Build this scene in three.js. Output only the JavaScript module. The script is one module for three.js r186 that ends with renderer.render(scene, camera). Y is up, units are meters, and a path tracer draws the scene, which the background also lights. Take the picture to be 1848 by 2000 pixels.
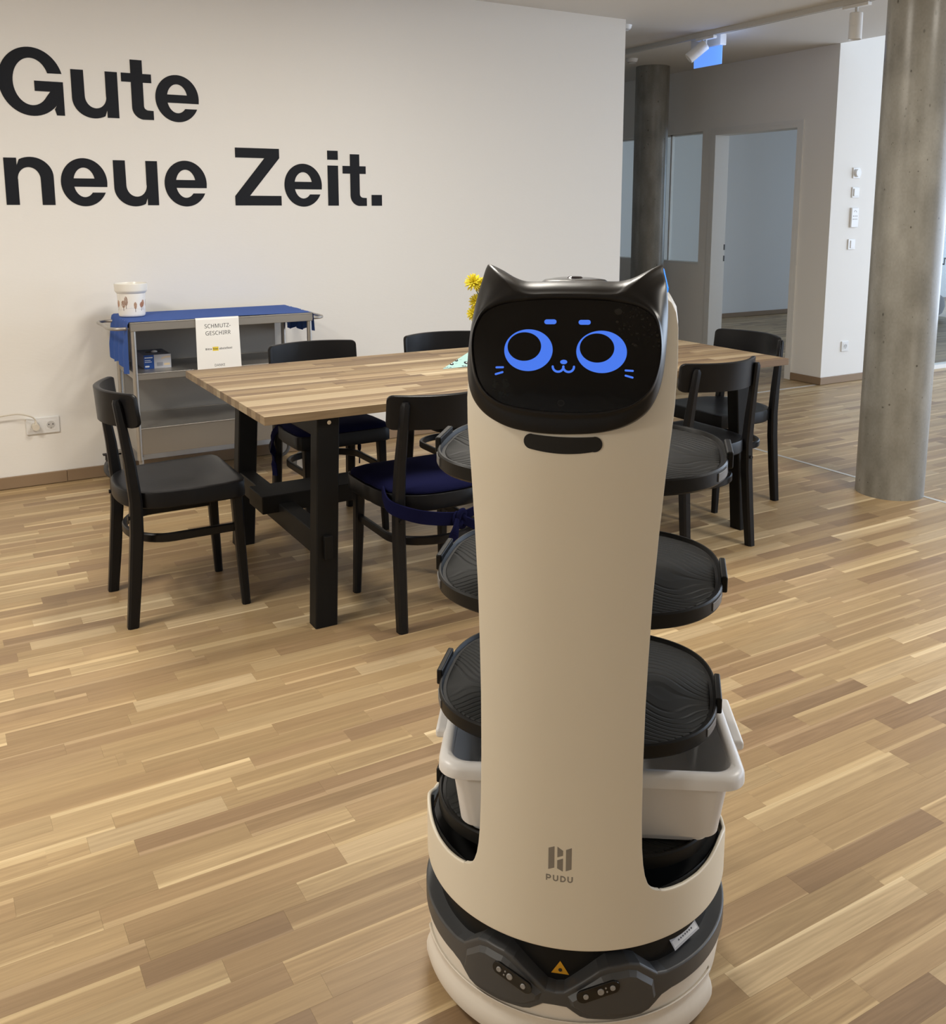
import * as THREE from 'three';
import { RoundedBoxGeometry } from 'three/addons/geometries/RoundedBoxGeometry.js';
import { mergeGeometries, toCreasedNormals, mergeVertices } from 'three/addons/utils/BufferGeometryUtils.js';
import { TessellateModifier } from 'three/addons/modifiers/TessellateModifier.js';
import { RectAreaLightUniformsLib } from 'three/addons/lights/RectAreaLightUniformsLib.js';

// ------------------------------------------------------------------ camera, sky, light, exposure
const scene = new THREE.Scene();
const EYE = 1.375, F = 1848, CX = 924, CY = 715, PITCH = Math.atan(305 / F), YAW = THREE.MathUtils.degToRad(30.3);
const camera = new THREE.PerspectiveCamera(2 * THREE.MathUtils.radToDeg(Math.atan(1285 / F)), 1848 / 2570, 0.05, 80);
camera.setViewOffset(1848, 2570, 0, 570, 1848, 2000);
camera.position.set(0, EYE, 0);
camera.rotation.order = 'YXZ';
camera.rotation.set(-PITCH, -YAW, 0);
camera.updateMatrixWorld();
const renderer = new THREE.WebGLRenderer({ antialias: true });
renderer.toneMapping = THREE.LinearToneMapping;
renderer.toneMappingExposure = 1.15;
renderer.shadowMap.enabled = true;
RectAreaLightUniformsLib.init();
scene.background = new THREE.Color().setRGB(0.34, 0.53, 0.80);
const CEIL = 2.61;
function areaLight(name, color, intensity, w, h, pos, look) {
  const l = new THREE.RectAreaLight(new THREE.Color().setRGB(...color), intensity, w, h);
  l.name = name; l.position.set(...pos); l.lookAt(...look); scene.add(l); return l;
}
// daylight through the window front on the right and through the window of the back room
areaLight('daylight_window_front', [0.80, 0.92, 1.10], 3.9, 7.6, 2.5, [9.38, 1.5, -0.9], [0, 1.3, -0.9]);
areaLight('daylight_back_room', [0.66, 0.86, 1.12], 3.2, 2.6, 1.6, [14.3, 1.5, -7.0], [6, 1.2, -7.0]);
// ceiling panels of the dining area (built as fixtures further down): x, z, strength
const PANELS = [[-0.8, -2.9, 43], [1.75, -3.1, 31], [-3.0, -0.7, 42], [3.35, -0.8, 38]];
for (const [x, z, s] of PANELS) areaLight('ceiling_panel', [1.0, 0.95, 0.86], s, 0.58, 0.58, [x, CEIL - 0.045, z], [x, 0, z]);

// ------------------------------------------------------------------ helpers
let seed = 7;
const rnd = () => { seed = (seed * 1664525 + 1013904223) >>> 0; return seed / 4294967296; };
const rr = (a, b) => a + (b - a) * rnd();
const V = (x, y, z) => new THREE.Vector3(x, y, z);
const D2R = Math.PI / 180;
const clamp = (x, a, b) => Math.max(a, Math.min(b, x));
const sstep = (a, b, x) => { const t = clamp((x - a) / (b - a), 0, 1); return t * t * (3 - 2 * t); };
const names = {};
function numbered(n) { names[n] = (names[n] ?? -1) + 1; return names[n] ? `${n}_${String(names[n]).padStart(3, '0')}` : n; }
function std(r, g, b, rough = 0.6, extra = {}) { return new THREE.MeshStandardMaterial({ color: new THREE.Color().setRGB(r, g, b), roughness: rough, ...extra }); }
function phys(r, g, b, rough, extra = {}) { return new THREE.MeshPhysicalMaterial({ color: new THREE.Color().setRGB(r, g, b), roughness: rough, ...extra }); }
function obj(name, geo, mat, parent = scene) {
  const m = new THREE.Mesh(geo, mat); m.castShadow = m.receiveShadow = true;
  m.name = parent === scene ? numbered(name) : name; parent.add(m); return m;
}
function tag(o, label, category, group, kind) {
  if (label) o.userData.label = label; if (category) o.userData.category = category;
  if (group) o.userData.group = group; if (kind) o.userData.kind = kind; return o;
}
function thing(name, label, category, [x, y, z] = [0, 0, 0], turn = 0, group) {
  const o = new THREE.Group(); o.name = numbered(name); scene.add(o); o.position.set(x, y, z); o.rotation.y = turn;
  return tag(o, label, category, group);
}
const struct = (name, geo, mat, label) => tag(obj(name, geo, mat), label, null, null, 'structure');
const box = (x0, x1, y0, y1, z0, z1) => new THREE.BoxGeometry(x1 - x0, y1 - y0, z1 - z0).translate((x0 + x1) / 2, (y0 + y1) / 2, (z0 + z1) / 2);
function rbox(x0, x1, y0, y1, z0, z1, r = 0.004, seg = 2) {
  return new RoundedBoxGeometry(x1 - x0, y1 - y0, z1 - z0, seg, Math.min(r, (x1 - x0) / 2.01, (y1 - y0) / 2.01, (z1 - z0) / 2.01)).translate((x0 + x1) / 2, (y0 + y1) / 2, (z0 + z1) / 2);
}
const cyl = (r0, r1, h, x, y, z, seg = 24) => new THREE.CylinderGeometry(r1, r0, h, seg).translate(x, y + h / 2, z);
function merge(list) { return mergeGeometries(list.map(g => { const n = g.index ? g.toNonIndexed() : g.clone(); for (const k of Object.keys(n.attributes)) if (!['position', 'normal', 'uv'].includes(k)) n.deleteAttribute(k); n.morphAttributes = {}; n.clearGroups(); return n; })); }
function grid(nu, nv, f, closeU = false) {           // f(u, v) -> [x, y, z]
  const pos = [], uv = [], idx = [];
  for (let i = 0; i <= nu; i++) for (let j = 0; j <= nv; j++) { pos.push(...f(i / nu, j / nv)); uv.push(i / nu, j / nv); }
  for (let i = 0; i < nu; i++) for (let j = 0; j < nv; j++) { const a = i * (nv + 1) + j, b = a + nv + 1; idx.push(a, b, a + 1, b, b + 1, a + 1); }
  const g = new THREE.BufferGeometry(); g.setAttribute('position', new THREE.Float32BufferAttribute(pos, 3)); g.setAttribute('uv', new THREE.Float32BufferAttribute(uv, 2)); g.setIndex(idx);
  g.computeVertexNormals(); return g;
}
function loft(rings, capA = true, capB = true, crease = 0.7) {   // closed rings of [x, y, z], same count
  const n = rings[0].length, pos = [], idx = [];
  for (const r of rings) for (const p of r) pos.push(p[0], p[1], p[2]);
  for (let k = 0; k < rings.length - 1; k++) for (let i = 0; i < n; i++) { const a = k * n + i, b = k * n + (i + 1) % n, c = a + n, d = b + n; idx.push(a, b, c, b, d, c); }
  const cap = (k, flip) => { const c = pos.length / 3, m = [0, 0, 0]; for (const p of rings[k]) for (let q = 0; q < 3; q++) m[q] += p[q] / n; pos.push(...m); for (let i = 0; i < n; i++) { const a = k * n + i, b = k * n + (i + 1) % n; flip ? idx.push(c, b, a) : idx.push(c, a, b); } };
  if (capA) cap(0, true); if (capB) cap(rings.length - 1, false);
  const g = new THREE.BufferGeometry(); g.setAttribute('position', new THREE.Float32BufferAttribute(pos, 3)); g.setIndex(idx);
  const uv = []; for (let i = 0; i < pos.length; i += 3) uv.push(pos[i], pos[i + 1]); g.setAttribute('uv', new THREE.Float32BufferAttribute(uv, 2));
  if (crease < 0) { g.computeVertexNormals(); return g; }
  return toCreasedNormals(g, crease);
}
function chamferRect(w, d, c) { const a = w / 2, b = d / 2; c = Math.min(c, a * 0.9, b * 0.9); return [[-a + c, -b], [a - c, -b], [a, -b + c], [a, b - c], [a - c, b], [-a + c, b], [-a, b - c], [-a, -b + c]]; }
function bar(levels, c = 0.006) {                    // levels: [x, y, z, w, d] horizontal chamfered sections, going up
  return loft(levels.map(([x, y, z, w, d]) => chamferRect(w, d, c).map(([p, q]) => [x + p, y, z - q])));
}
function ribbon(path, t, h, capped = true) {         // flat bar along a path of Vector3: t across (horizontal), h high
  const n = path.length; const rings = path.map((p, i) => {
    const a = path[Math.max(0, i - 1)], b = path[Math.min(n - 1, i + 1)], d = b.clone().sub(a).normalize(); let s = V(0, 1, 0).cross(d); if (s.length() < 0.05) s = V(1, 0, 0); s.normalize(); const u = d.clone().cross(s);
    return chamferRect(t, h, Math.min(t, h) * 0.25).map(([q, w]) => { const v = p.clone().addScaledVector(s, q).addScaledVector(u, w); return [v.x, v.y, v.z]; });
  });
  return loft(rings, capped, capped);
}
const tube = (pts, r, seg = 32, rad = 10, closed = false) => new THREE.TubeGeometry(new THREE.CatmullRomCurve3(pts, closed), seg, r, rad, closed);
const lathe = (prof, seg = 64) => new THREE.LatheGeometry(prof.map(p => new THREE.Vector2(p[0], p[1])), seg);
function shapeOf(pts) { const s = new THREE.Shape(); pts.forEach((p, i) => i ? s.lineTo(p[0], p[1]) : s.moveTo(p[0], p[1])); s.closePath(); return s; }
function stadium(w, h) { const r = h / 2, s = new THREE.Shape(), a = w / 2 - r; s.absarc(a, 0, r, -Math.PI / 2, Math.PI / 2); s.absarc(-a, 0, r, Math.PI / 2, Math.PI * 1.5); s.closePath(); return s; }
function roundedShape(w, h, r) { const s = new THREE.Shape(), a = w / 2, b = h / 2; s.moveTo(-a + r, -b); s.lineTo(a - r, -b); s.absarc(a - r, -b + r, r, -Math.PI / 2, 0); s.lineTo(a, b - r); s.absarc(a - r, b - r, r, 0, Math.PI / 2); s.lineTo(-a + r, b); s.absarc(-a + r, b - r, r, Math.PI / 2, Math.PI); s.lineTo(-a, -b + r); s.absarc(-a + r, -b + r, r, Math.PI, Math.PI * 1.5); return s; }
function extrude(shape, depth, bevel = 0, seg = 2, curve = 16) { return new THREE.ExtrudeGeometry(shape, { depth, bevelEnabled: bevel > 0, bevelSize: bevel, bevelThickness: bevel, bevelOffset: -bevel, bevelSegments: seg, curveSegments: curve }); }
function wrapCyl(geo, R, maxEdge = 0.02) {           // bends x onto a cylinder of radius R about y; z becomes radial
  let g = geo.index ? geo.toNonIndexed() : geo; g.clearGroups();
  if (maxEdge) g = new TessellateModifier(maxEdge, 8).modify(g);
  const p = g.attributes.position, n = g.attributes.normal;
  for (let i = 0; i < p.count; i++) {
    const a = p.getX(i) / R, r = R + p.getZ(i), s = Math.sin(a), c = Math.cos(a);
    p.setXYZ(i, r * s, p.getY(i), r * c);
    const nx = n.getX(i), nz = n.getZ(i); n.setXYZ(i, nx * c + nz * s, n.getY(i), -nx * s + nz * c);
  }
  return g;
}
// a solid of star-shaped outline (outline(t) -> [x, z] for t in 0..1) with a shaped top
function pad(outline, n, rings, yTop, yBot, bev = 0.006, crease = 0.9) {
  const pts = []; for (let i = 0; i < n; i++) pts.push(outline(i / n));
  let cx = 0, cz = 0; for (const p of pts) { cx += p[0] / n; cz += p[1] / n; }
  const R = [];
  const at = (k, y) => pts.map(p => { const x = cx + (p[0] - cx) * k, z = cz + (p[1] - cz) * k; return [x, typeof y === 'function' ? y(x, z, k) : y, z]; });
  const rim = Math.hypot(pts[0][0] - cx, pts[0][1] - cz);
  R.push(at(0.02, yBot)); R.push(at(1 - bev / rim, yBot)); R.push(at(1, (x, z) => yBot + bev)); R.push(at(1, (x, z) => yTop(x, z, 1) - bev)); R.push(at(1 - 0.3 * bev / rim, (x, z) => yTop(x, z, 1) - 0.3 * bev));
  for (let j = 0; j <= rings; j++) { const k = (1 - bev / rim) * (1 - j / rings) + 0.02 * (j / rings); R.push(at(k, yTop)); }
  return loft(R.map(r => r.slice().reverse()), true, true, crease);
}
// photo pixel -> direction in the world (the same camera as above)
const fw = V(Math.sin(YAW) * Math.cos(PITCH), -Math.sin(PITCH), -Math.cos(YAW) * Math.cos(PITCH)), rt = V(Math.cos(YAW), 0, Math.sin(YAW)), dn = fw.clone().cross(rt);
const pixelRay = (x, y) => fw.clone().addScaledVector(rt, (x - CX) / F).addScaledVector(dn, (y - CY) / F);

// ------------------------------------------------------------------ textures
function noiseMaker(n, s) { const t = new Float32Array(n * n); let k = s; for (let i = 0; i < n * n; i++) { k = (k * 1664525 + 1013904223) >>> 0; t[i] = k / 4294967296; } return (x, y) => { const xi = Math.floor(x), yi = Math.floor(y), fx = x - xi, fy = y - yi, u = fx * fx * (3 - 2 * fx), v = fy * fy * (3 - 2 * fy), X = ((xi % n) + n) % n, Y = ((yi % n) + n) % n, X1 = (X + 1) % n, Y1 = (Y + 1) % n; return (t[Y * n + X] * (1 - u) + t[Y * n + X1] * u) * (1 - v) + (t[Y1 * n + X] * (1 - u) + t[Y1 * n + X1] * u) * v; }; }
const n1 = noiseMaker(64, 11), n2 = noiseMaker(64, 29), n3 = noiseMaker(64, 71);
function dataTex(w, h, f, srgb = true) {
  const d = new Uint8Array(w * h * 4);
  for (let y = 0; y < h; y++) for (let x = 0; x < w; x++) { const c = f(x, y), k = (y * w + x) * 4; d[k] = clamp(c[0], 0, 255); d[k + 1] = clamp(c[1], 0, 255); d[k + 2] = clamp(c[2], 0, 255); d[k + 3] = 255; }
  const t = new THREE.DataTexture(d, w, h); t.magFilter = THREE.LinearFilter; t.minFilter = THREE.LinearFilter; t.wrapS = t.wrapT = THREE.RepeatWrapping; if (srgb) t.colorSpace = THREE.SRGBColorSpace; t.needsUpdate = true; return t;
}
function canvasTex(w, h, draw, srgb = true) { const c = document.createElement('canvas'); c.width = w; c.height = h; draw(c.getContext('2d'), w, h); const t = new THREE.CanvasTexture(c); if (srgb) t.colorSpace = THREE.SRGBColorSpace; t.wrapS = t.wrapT = THREE.RepeatWrapping; return t; }
// wood: 16 bands of 64 pixels, each one board's grain over two metres
const BANDS = 16, bandInfo = []; for (let b = 0; b < BANDS; b++) bandInfo.push({ sap: rnd() < 0.5 ? rr(0.08, 0.32) : 0, side: rnd() < 0.5, cath: rnd() < 0.4, off: rr(0, 60), tone: rr(-6, 6) });
function woodTex(dark, warm) {
  return dataTex(2048, 1024, (x, y) => {
    const b = y >> 6, v = (y & 63) / 64, I = bandInfo[b], u = x / 1024;
    const o = I.off;
    let s = (n1(u * 3.0 + o, v * 9 + b * 7.3) - 0.5) * 16 + (n2(u * 9 + o, v * 30 + b * 3.1) - 0.5) * 13 + (n3(u * 30 + o, y * 0.9) - 0.5) * 9;
    if (I.cath) { const w = Math.sin((v - 0.5 + 0.25 * (n1(u * 2 + o, 3.3) - 0.5)) * (v - 0.5) * 90 + u * 26 + 5 * n2(u * 3 + o, v * 2)); s += w * w * w * 7; }
    const vv = I.side ? v : 1 - v, edge = I.sap + 0.05 * Math.sin(u * 3.1 + o) + 0.04 * (n2(u * 3 + o, 9.1) - 0.5); let sap = I.sap ? 1 - sstep(edge - 0.05, edge + 0.03, vv) : 0;
    const knot = n3(u * 4 + o * 1.7, v * 1.6 + b * 5.7), kd = knot > 0.9 ? (knot - 0.9) * 330 * dark : 0;
    s += I.tone - kd;
    return [208 + s + sap * 34, 202 + s * 1.05 + sap * 40 + warm, 194 + s * 1.1 + sap * 45 + warm * 2];
  });
}
const texFloor = woodTex(0.35, 0), texAcacia = woodTex(1.3, 0);
const texConcrete = (() => { const W = 1024, H = 2048, map = new Float32Array(W * H); for (let i = 0; i < 520; i++) { const px = rr(0, W), py = rr(0, H), r = Math.pow(rnd(), 3) * 4.2 + 1.1, st = rr(0.5, 1.6), d = rr(25, 100); for (let y = -14; y <= 14; y++) for (let x = -9; x <= 9; x++) { const q = Math.hypot(x, y / st) / r; if (q < 1.2) { const X = (Math.round(px) + x + W) % W, Y = (Math.round(py) + y + H) % H; map[Y * W + X] = Math.max(map[Y * W + X], d * clamp(1.3 - q, 0, 1)); } } }
  return dataTex(W, H, (x, y) => { const s = (n1(x / 128, y / 128) - 0.5) * 24 + (n2(x / 40, y / 60) - 0.5) * 18 + (n3(x / 7, y / 7) - 0.5) * 9 + (n1(x / 26 + 9, y / 260) - 0.5) * 18 - map[y * W + x]; return [163 + s, 158 + s, 146 + s]; }); })();
const texWall = dataTex(256, 256, (x, y) => { const s = 128 + (n1(x / 4, y / 4) - 0.5) * 70 + (n2(x / 1.5, y / 1.5) - 0.5) * 80; return [s, s, s]; }, false);
const texFabric = dataTex(128, 128, (x, y) => { const s = 128 + 60 * Math.sin(x * Math.PI / 2) * Math.sin(y * Math.PI / 2) + (n2(x / 2, y / 2) - 0.5) * 60; return [s, s, s]; }, false);

// ------------------------------------------------------------------ materials
texWall.repeat.set(6, 6);
const M = {
  wall: std(0.83, 0.81, 0.77, 0.92, { bumpMap: texWall, bumpScale: 0.0004 }),
  ceiling: std(0.70, 0.685, 0.655, 0.95),
  backroom: std(0.80, 0.80, 0.80, 0.92),
  frame: std(0.78, 0.77, 0.74, 0.45),
  skirting: std(0.27, 0.185, 0.112, 0.5),
  trim: std(0.62, 0.61, 0.58, 0.4, { metalness: 0.4 }),
  gap: std(0.26, 0.17, 0.10, 0.9),
  floor: new THREE.MeshStandardMaterial({ map: texFloor, vertexColors: true, roughness: 0.42 }),
  acacia: new THREE.MeshStandardMaterial({ map: texAcacia, vertexColors: true, roughness: 0.5 }),
  black: phys(0.008, 0.008, 0.009, 0.36, { specularIntensity: 0.45 }),
  blackTable: phys(0.007, 0.007, 0.007, 0.5, { specularIntensity: 0.4 }),
  lettering: phys(0.014, 0.0155, 0.020, 0.6, { specularIntensity: 0.3 }),
  white: std(0.80, 0.80, 0.79, 0.4),
  plasticWhite: std(0.78, 0.78, 0.77, 0.35),
  steel: std(0.45, 0.43, 0.40, 0.42, { metalness: 0.85 }),
  steelDull: std(0.40, 0.385, 0.36, 0.55, { metalness: 0.7 }),
  chrome: std(0.75, 0.74, 0.72, 0.16, { metalness: 1 }),
  rubber: std(0.10, 0.10, 0.10, 0.7),
  darkPlastic: std(0.03, 0.028, 0.028, 0.5),
  cloth: std(0.035, 0.095, 0.36, 0.9, { bumpMap: texFabric, bumpScale: 0.0006 }),
  navy: phys(0.006, 0.0068, 0.034, 0.95, { specularIntensity: 0.15, bumpMap: texFabric, bumpScale: 0.0005 }),
  glass: phys(0.96, 0.98, 0.98, 0.02, { transmission: 1, thickness: 0, ior: 1.45 }),
  frontGlass: phys(0.96, 0.98, 0.98, 0.02, { transmission: 1, thickness: 0, ior: 1.45, specularIntensity: 0.3 }),
  concrete: new THREE.MeshPhysicalMaterial({ map: texConcrete, color: new THREE.Color().setRGB(0.66, 0.685, 0.72), roughness: 0.5, clearcoat: 0.35, clearcoatRoughness: 0.22 }),
  shell: phys(0.84, 0.775, 0.64, 0.42, { clearcoat: 0.25, clearcoatRoughness: 0.35 }),
  shellBase: phys(0.80, 0.745, 0.66, 0.42),
  headBlack: phys(0.010, 0.010, 0.011, 0.33, { specularIntensity: 0.6 }),
  trayBlack: phys(0.009, 0.009, 0.009, 0.42, { specularIntensity: 0.45 }),
  grey: std(0.066, 0.068, 0.071, 0.4),
  lightGrey: std(0.36, 0.35, 0.34, 0.4),
};

// ------------------------------------------------------------------ the room
const WZ = -5.11, DX = 6.12, RZ = -5.0;               // text wall, door wall, right wall planes
struct('wall_far', box(-4.5, 4.15, 0, CEIL, WZ - 0.15, WZ), M.wall);
struct('wall_left', box(-4.65, -4.5, 0, CEIL, -9.1, 4.1), M.wall);
struct('wall_rear', box(-4.5, 9.65, 0, 3.05, 4.0, 4.15), M.wall);
struct('wall_back', box(-4.5, 14.6, 0, CEIL, -9.0, -8.85), M.backroom);
struct('ceiling', box(-4.65, DX, CEIL, CEIL + 0.22, -9.0, 4.0), M.ceiling);
struct('ceiling_bay', box(DX, 9.65, 3.0, 3.2, -5.1, 4.0), M.ceiling);
struct('ceiling_back_room', box(DX, 14.6, CEIL, CEIL + 0.2, -9.0, -5.1), M.ceiling);
struct('wall_hall', box(2.2, 2.35, 0, CEIL, -8.85, WZ - 0.15), M.wall);
// door wall with a door opening and a long window opening
const dz0 = -6.25, dz1 = -5.355, dh = 2.02, wz0 = -8.1, wz1 = -6.424, wy0 = 0.885, wy1 = 2.066, DT = 0.14;
const o0 = dz0 - 0.03, o1 = dz1 + 0.03, oh = dh + 0.03;   // rough opening, lined by the frame
struct('wall_door', merge([box(DX, DX + DT, oh, CEIL, o0, o1), box(DX, DX + DT, 0, CEIL, wz1, o0), box(DX, DX + DT, 0, CEIL, o1, -5.1), box(DX, DX + DT, 0, wy0, wz0, wz1), box(DX, DX + DT, wy1, CEIL, wz0, wz1), box(DX, DX + DT, 0, CEIL, -8.85, wz0)]), M.wall);
struct('wall_right', merge([box(DX, 7.5, 0, 3.0, -5.1, RZ), box(7.5, 9.65, 2.55, 3.0, -5.1, RZ)]), M.wall);
// door frame
const door = struct('door_1', merge([
  box(DX - 0.013, DX + DT + 0.012, 0, dh, o0 + 0.0005, dz0), box(DX - 0.013, DX + DT + 0.012, 0, dh, dz1, o1 - 0.0005), box(DX - 0.013, DX + DT + 0.012, dh, oh - 0.0005, o0 + 0.0005, o1 - 0.0005),
  box(DX - 0.0125, DX - 0.0005, 0, oh + 0.03, o0 - 0.03, o0 + 0.0002), box(DX - 0.0125, DX - 0.0005, 0, oh + 0.03, o1 - 0.0002, o1 + 0.03), box(DX - 0.0125, DX - 0.0005, oh, oh + 0.03, o0 + 0.0002, o1 - 0.0002)]), M.frame);
for (const y of [1.02, 0.92]) obj('strike_plate', box(DX + DT - 0.002, DX + DT + 0.0125, y, y + 0.05, dz0, dz0 + 0.0015), M.darkPlastic, door);
// window of the back room
const win = struct('window_1', merge([box(DX + 0.01, DX + DT - 0.01, wy0, wy0 + 0.018, wz0, wz1), box(DX + 0.06, DX + DT - 0.01, wy1 - 0.015, wy1, wz0, wz1), box(DX + 0.06, DX + 0.09, wy0, wy1, wz1 - 0.012, wz1), box(DX + 0.06, DX + 0.09, wy0, wy1, wz0, wz0 + 0.015), box(DX + 0.06, DX + 0.09, wy0, wy1, -6.905, -6.885)]), M.frame);
for (const [a, b] of [[wz0 + 0.015, -6.905], [-6.885, wz1 - 0.012]]) obj('pane', box(DX + 0.072, DX + 0.078, wy0 + 0.018, wy1 - 0.015, a, b), M.glass, win);
// glass front of the back room to the right of the white wall
const gl = struct('window_2', merge([box(7.5, 9.6, 0, 0.035, -5.09, -5.01), box(7.5, 9.6, 2.5, 2.55, -5.09, -5.01), box(7.5, 7.54, 0.035, 2.5, -5.08, -5.02), box(8.53, 8.57, 0.035, 2.5, -5.08, -5.02)]), M.frame);
for (const [a, b] of [[7.54, 8.53], [8.57, 9.6]]) obj('pane', box(a, b, 0.035, 2.5, -5.053, -5.047), M.frontGlass, gl);
function stickerT(x, y, h, w, parent) { const t = 0.013; obj('letter', merge([box(x, x + w, y + h - t, y + h, -5.0465, -5.0455), box(x + w * 0.36, x + w * 0.36 + t, y, y + h - t, -5.0465, -5.0455)]), M.lettering, parent); }
function stickerU(x, y, h, w, parent) { const t = 0.013; obj('letter', merge([box(x, x + t, y, y + h, -5.0465, -5.0455), box(x + w - t, x + w, y, y + h, -5.0465, -5.0455), box(x + t, x + w - t, y, y + t, -5.0465, -5.0455)]), M.lettering, parent); }
stickerT(7.592, 1.51, 0.068, 0.05, gl);
stickerT(7.582, 0.905, 0.062, 0.045, gl); stickerU(7.632, 0.905, 0.062, 0.05, gl); stickerT(7.688, 0.905, 0.062, 0.05, gl);
// window front of the bay (outside the frame): mullions and panes
struct('wall_bay', merge([box(9.5, 9.65, 0, 0.12, -5.1, 4.0), box(9.5, 9.65, 2.85, 3.0, -5.1, 4.0), box(9.5, 9.65, 0.12, 2.85, -5.1, -4.85), box(9.5, 9.65, 0.12, 2.85, 3.1, 4.0)]), M.wall);
const fr = struct('window_3', merge([...[-4.85, -2.9, -0.95, 1.0, 3.03].map(z => box(9.52, 9.6, 0.12, 2.85, z, z + 0.07)), box(9.52, 9.6, 0.12, 0.18, -4.85, 3.1), box(9.52, 9.6, 2.79, 2.85, -4.85, 3.1)]), M.darkPlastic);
for (const z of [-4.78, -2.83, -0.88, 1.07]) obj('pane', box(9.555, 9.561, 0.18, 2.79, z, z + 1.88), M.glass, fr);
// back room's right end with a window
struct('wall_back_room', merge([box(14.45, 14.6, 0, 0.7, -8.85, -5.1), box(14.45, 14.6, 2.3, CEIL, -8.85, -5.1), box(14.45, 14.6, 0.7, 2.3, -8.85, -8.3), box(14.45, 14.6, 0.7, 2.3, -5.7, -5.1), box(9.65, 14.45, 0, CEIL, -5.1, -4.95)]), M.backroom);
const w4 = struct('window_4', merge([box(14.47, 14.55, 0.7, 0.76, -8.3, -5.7), box(14.47, 14.55, 2.24, 2.3, -8.3, -5.7), box(14.47, 14.55, 0.76, 2.24, -7.04, -6.97)]), M.frame);
for (const [a, b] of [[-8.3, -7.04], [-6.97, -5.7]]) obj('pane', box(14.5, 14.506, 0.76, 2.24, a, b), M.glass, w4);
// baseboards: lengths of board with butt joints
function baseboard(name, boards) { const g = new THREE.Group(); g.name = name; g.userData.kind = 'structure'; scene.add(g); for (const b of boards) obj('board', rbox(...b, 0.003, 1), M.skirting, g); return g; }
baseboard('baseboard_far', [[-4.5, -1.9, 0.002, 0.062, WZ, WZ + 0.014], [-1.899, 0.572, 0.002, 0.062, WZ, WZ + 0.014], [0.573, 3.0, 0.002, 0.062, WZ, WZ + 0.014], [3.001, 4.15, 0.002, 0.062, WZ, WZ + 0.014]]);
baseboard('baseboard_right', [[DX - 0.014, 7.5, 0.002, 0.06, RZ, RZ + 0.014]]);
baseboard('baseboard_door', [[DX - 0.014, DX, 0.002, 0.06, o1 + 0.031, RZ], [DX - 0.014, DX, 0.002, 0.06, -8.85, o0 - 0.031]]);
baseboard('baseboard_back', [[DX + DT, 14.45, 0.002, 0.06, -8.85, -8.836]]);
struct('trim_1', box(4.12, 4.142, -0.002, 0.0012, -5.02, 4.0), M.trim);
struct('trim_2', box(4.15, DX - 0.02, -0.002, 0.0012, -5.035, -5.017), M.trim);

// parquet: strips of oak, the 300 that show largest as parts, the rest as one part
const floorBase = struct('floor', box(-4.65, 14.6, -0.12, -0.0022, -9.0, 4.15), M.gap);
{
  const tones = [[0.616, 0.459, 0.262], [0.565, 0.414, 0.233], [0.667, 0.510, 0.299], [0.492, 0.349, 0.201], [0.599, 0.442, 0.248], [0.768, 0.610, 0.385], [0.537, 0.386, 0.218], [0.638, 0.470, 0.275], [0.435, 0.302, 0.178]];
  const SW = 0.062, strips = [];
  const skip = (x, z) => (z > -5.1 ? x > 9.6 : false);
  for (let k = 0, z = 4.0; z > -8.85; k++, z -= SW) {
    let x = -4.5 - rr(0, 0.4); const x1 = z < -5.05 ? 14.4 : 9.5;
    while (x < x1) { const l = rr(0.24, 0.52); if (x + l > -4.5) strips.push([x, x + l, z - SW, z]); x += l; }
  }
  const eye0 = V(0, EYE, 0), v = V(0, 0, 0), list = [];
  strips.forEach((s, i) => {
    let inside = 0; const px = []; for (const [a, b] of [[0, 2], [1, 2], [1, 3], [0, 3]]) { v.set(s[a], 0, s[b]).sub(eye0); const zc = v.dot(fw); if (zc < 0.1) { px.length = 0; break; } const X = CX + F * v.dot(rt) / zc, Y = CY + F * v.dot(dn) / zc; px.push([X, Y]); if (X > 0 && X < 1848 && Y > 0 && Y < 2000) inside++; }
    if (px.length === 4 && inside) { let A = 0; for (let q = 0; q < 4; q++) A += px[q][0] * px[(q + 1) % 4][1] - px[(q + 1) % 4][0] * px[q][1]; const cx = (px[0][0] + px[2][0]) / 2, cy = (px[0][1] + px[2][1]) / 2; const hid = cx > 850 && cx < 1400 && cy > 800 ; list.push([Math.abs(A) * (hid ? 0.02 : 1), i]); }
  });
  list.sort((a, b) => b[0] - a[0]); const single = new Set(list.slice(0, 300).map(e => e[1]));
  const G = 0.00012;
  function stripGeo([x0, x1, z0, z1]) {
    const g = new THREE.BoxGeometry(x1 - x0 - G * 2, 0.004, z1 - z0 - G * 2); const y = -rnd() * 0.00012 - 0.002; g.translate((x0 + x1) / 2, y, (z0 + z1) / 2);
    const p = g.attributes.position, uv = g.attributes.uv, c = tones[Math.floor(Math.pow(rnd(), 1.25) * tones.length)], b = Math.floor(rnd() * BANDS), u0 = rr(0, 1), flip = rnd() < 0.5, k = rr(0.93, 1.06);
    const col = []; for (let i = 0; i < p.count; i++) { const t = (p.getZ(i) - z0) / (z1 - z0), u = (p.getX(i) - x0) / 2 + u0; uv.setXY(i, u, (b + 0.06 + 0.88 * (flip ? 1 - t : t)) / BANDS); col.push(c[0] * k, c[1] * k, c[2] * k); }
    g.setAttribute('color', new THREE.Float32BufferAttribute(col, 3)); return g;
  }
  const rest = [];
  strips.forEach((s, i) => { const g = stripGeo(s); if (single.has(i)) { const m = obj('parquet_strip', g, M.floor, floorBase); } else rest.push(g); });
  const m = obj('parquet_strips', mergeGeometries(rest), M.floor, floorBase); m.userData.kind = 'stuff';
}

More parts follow.
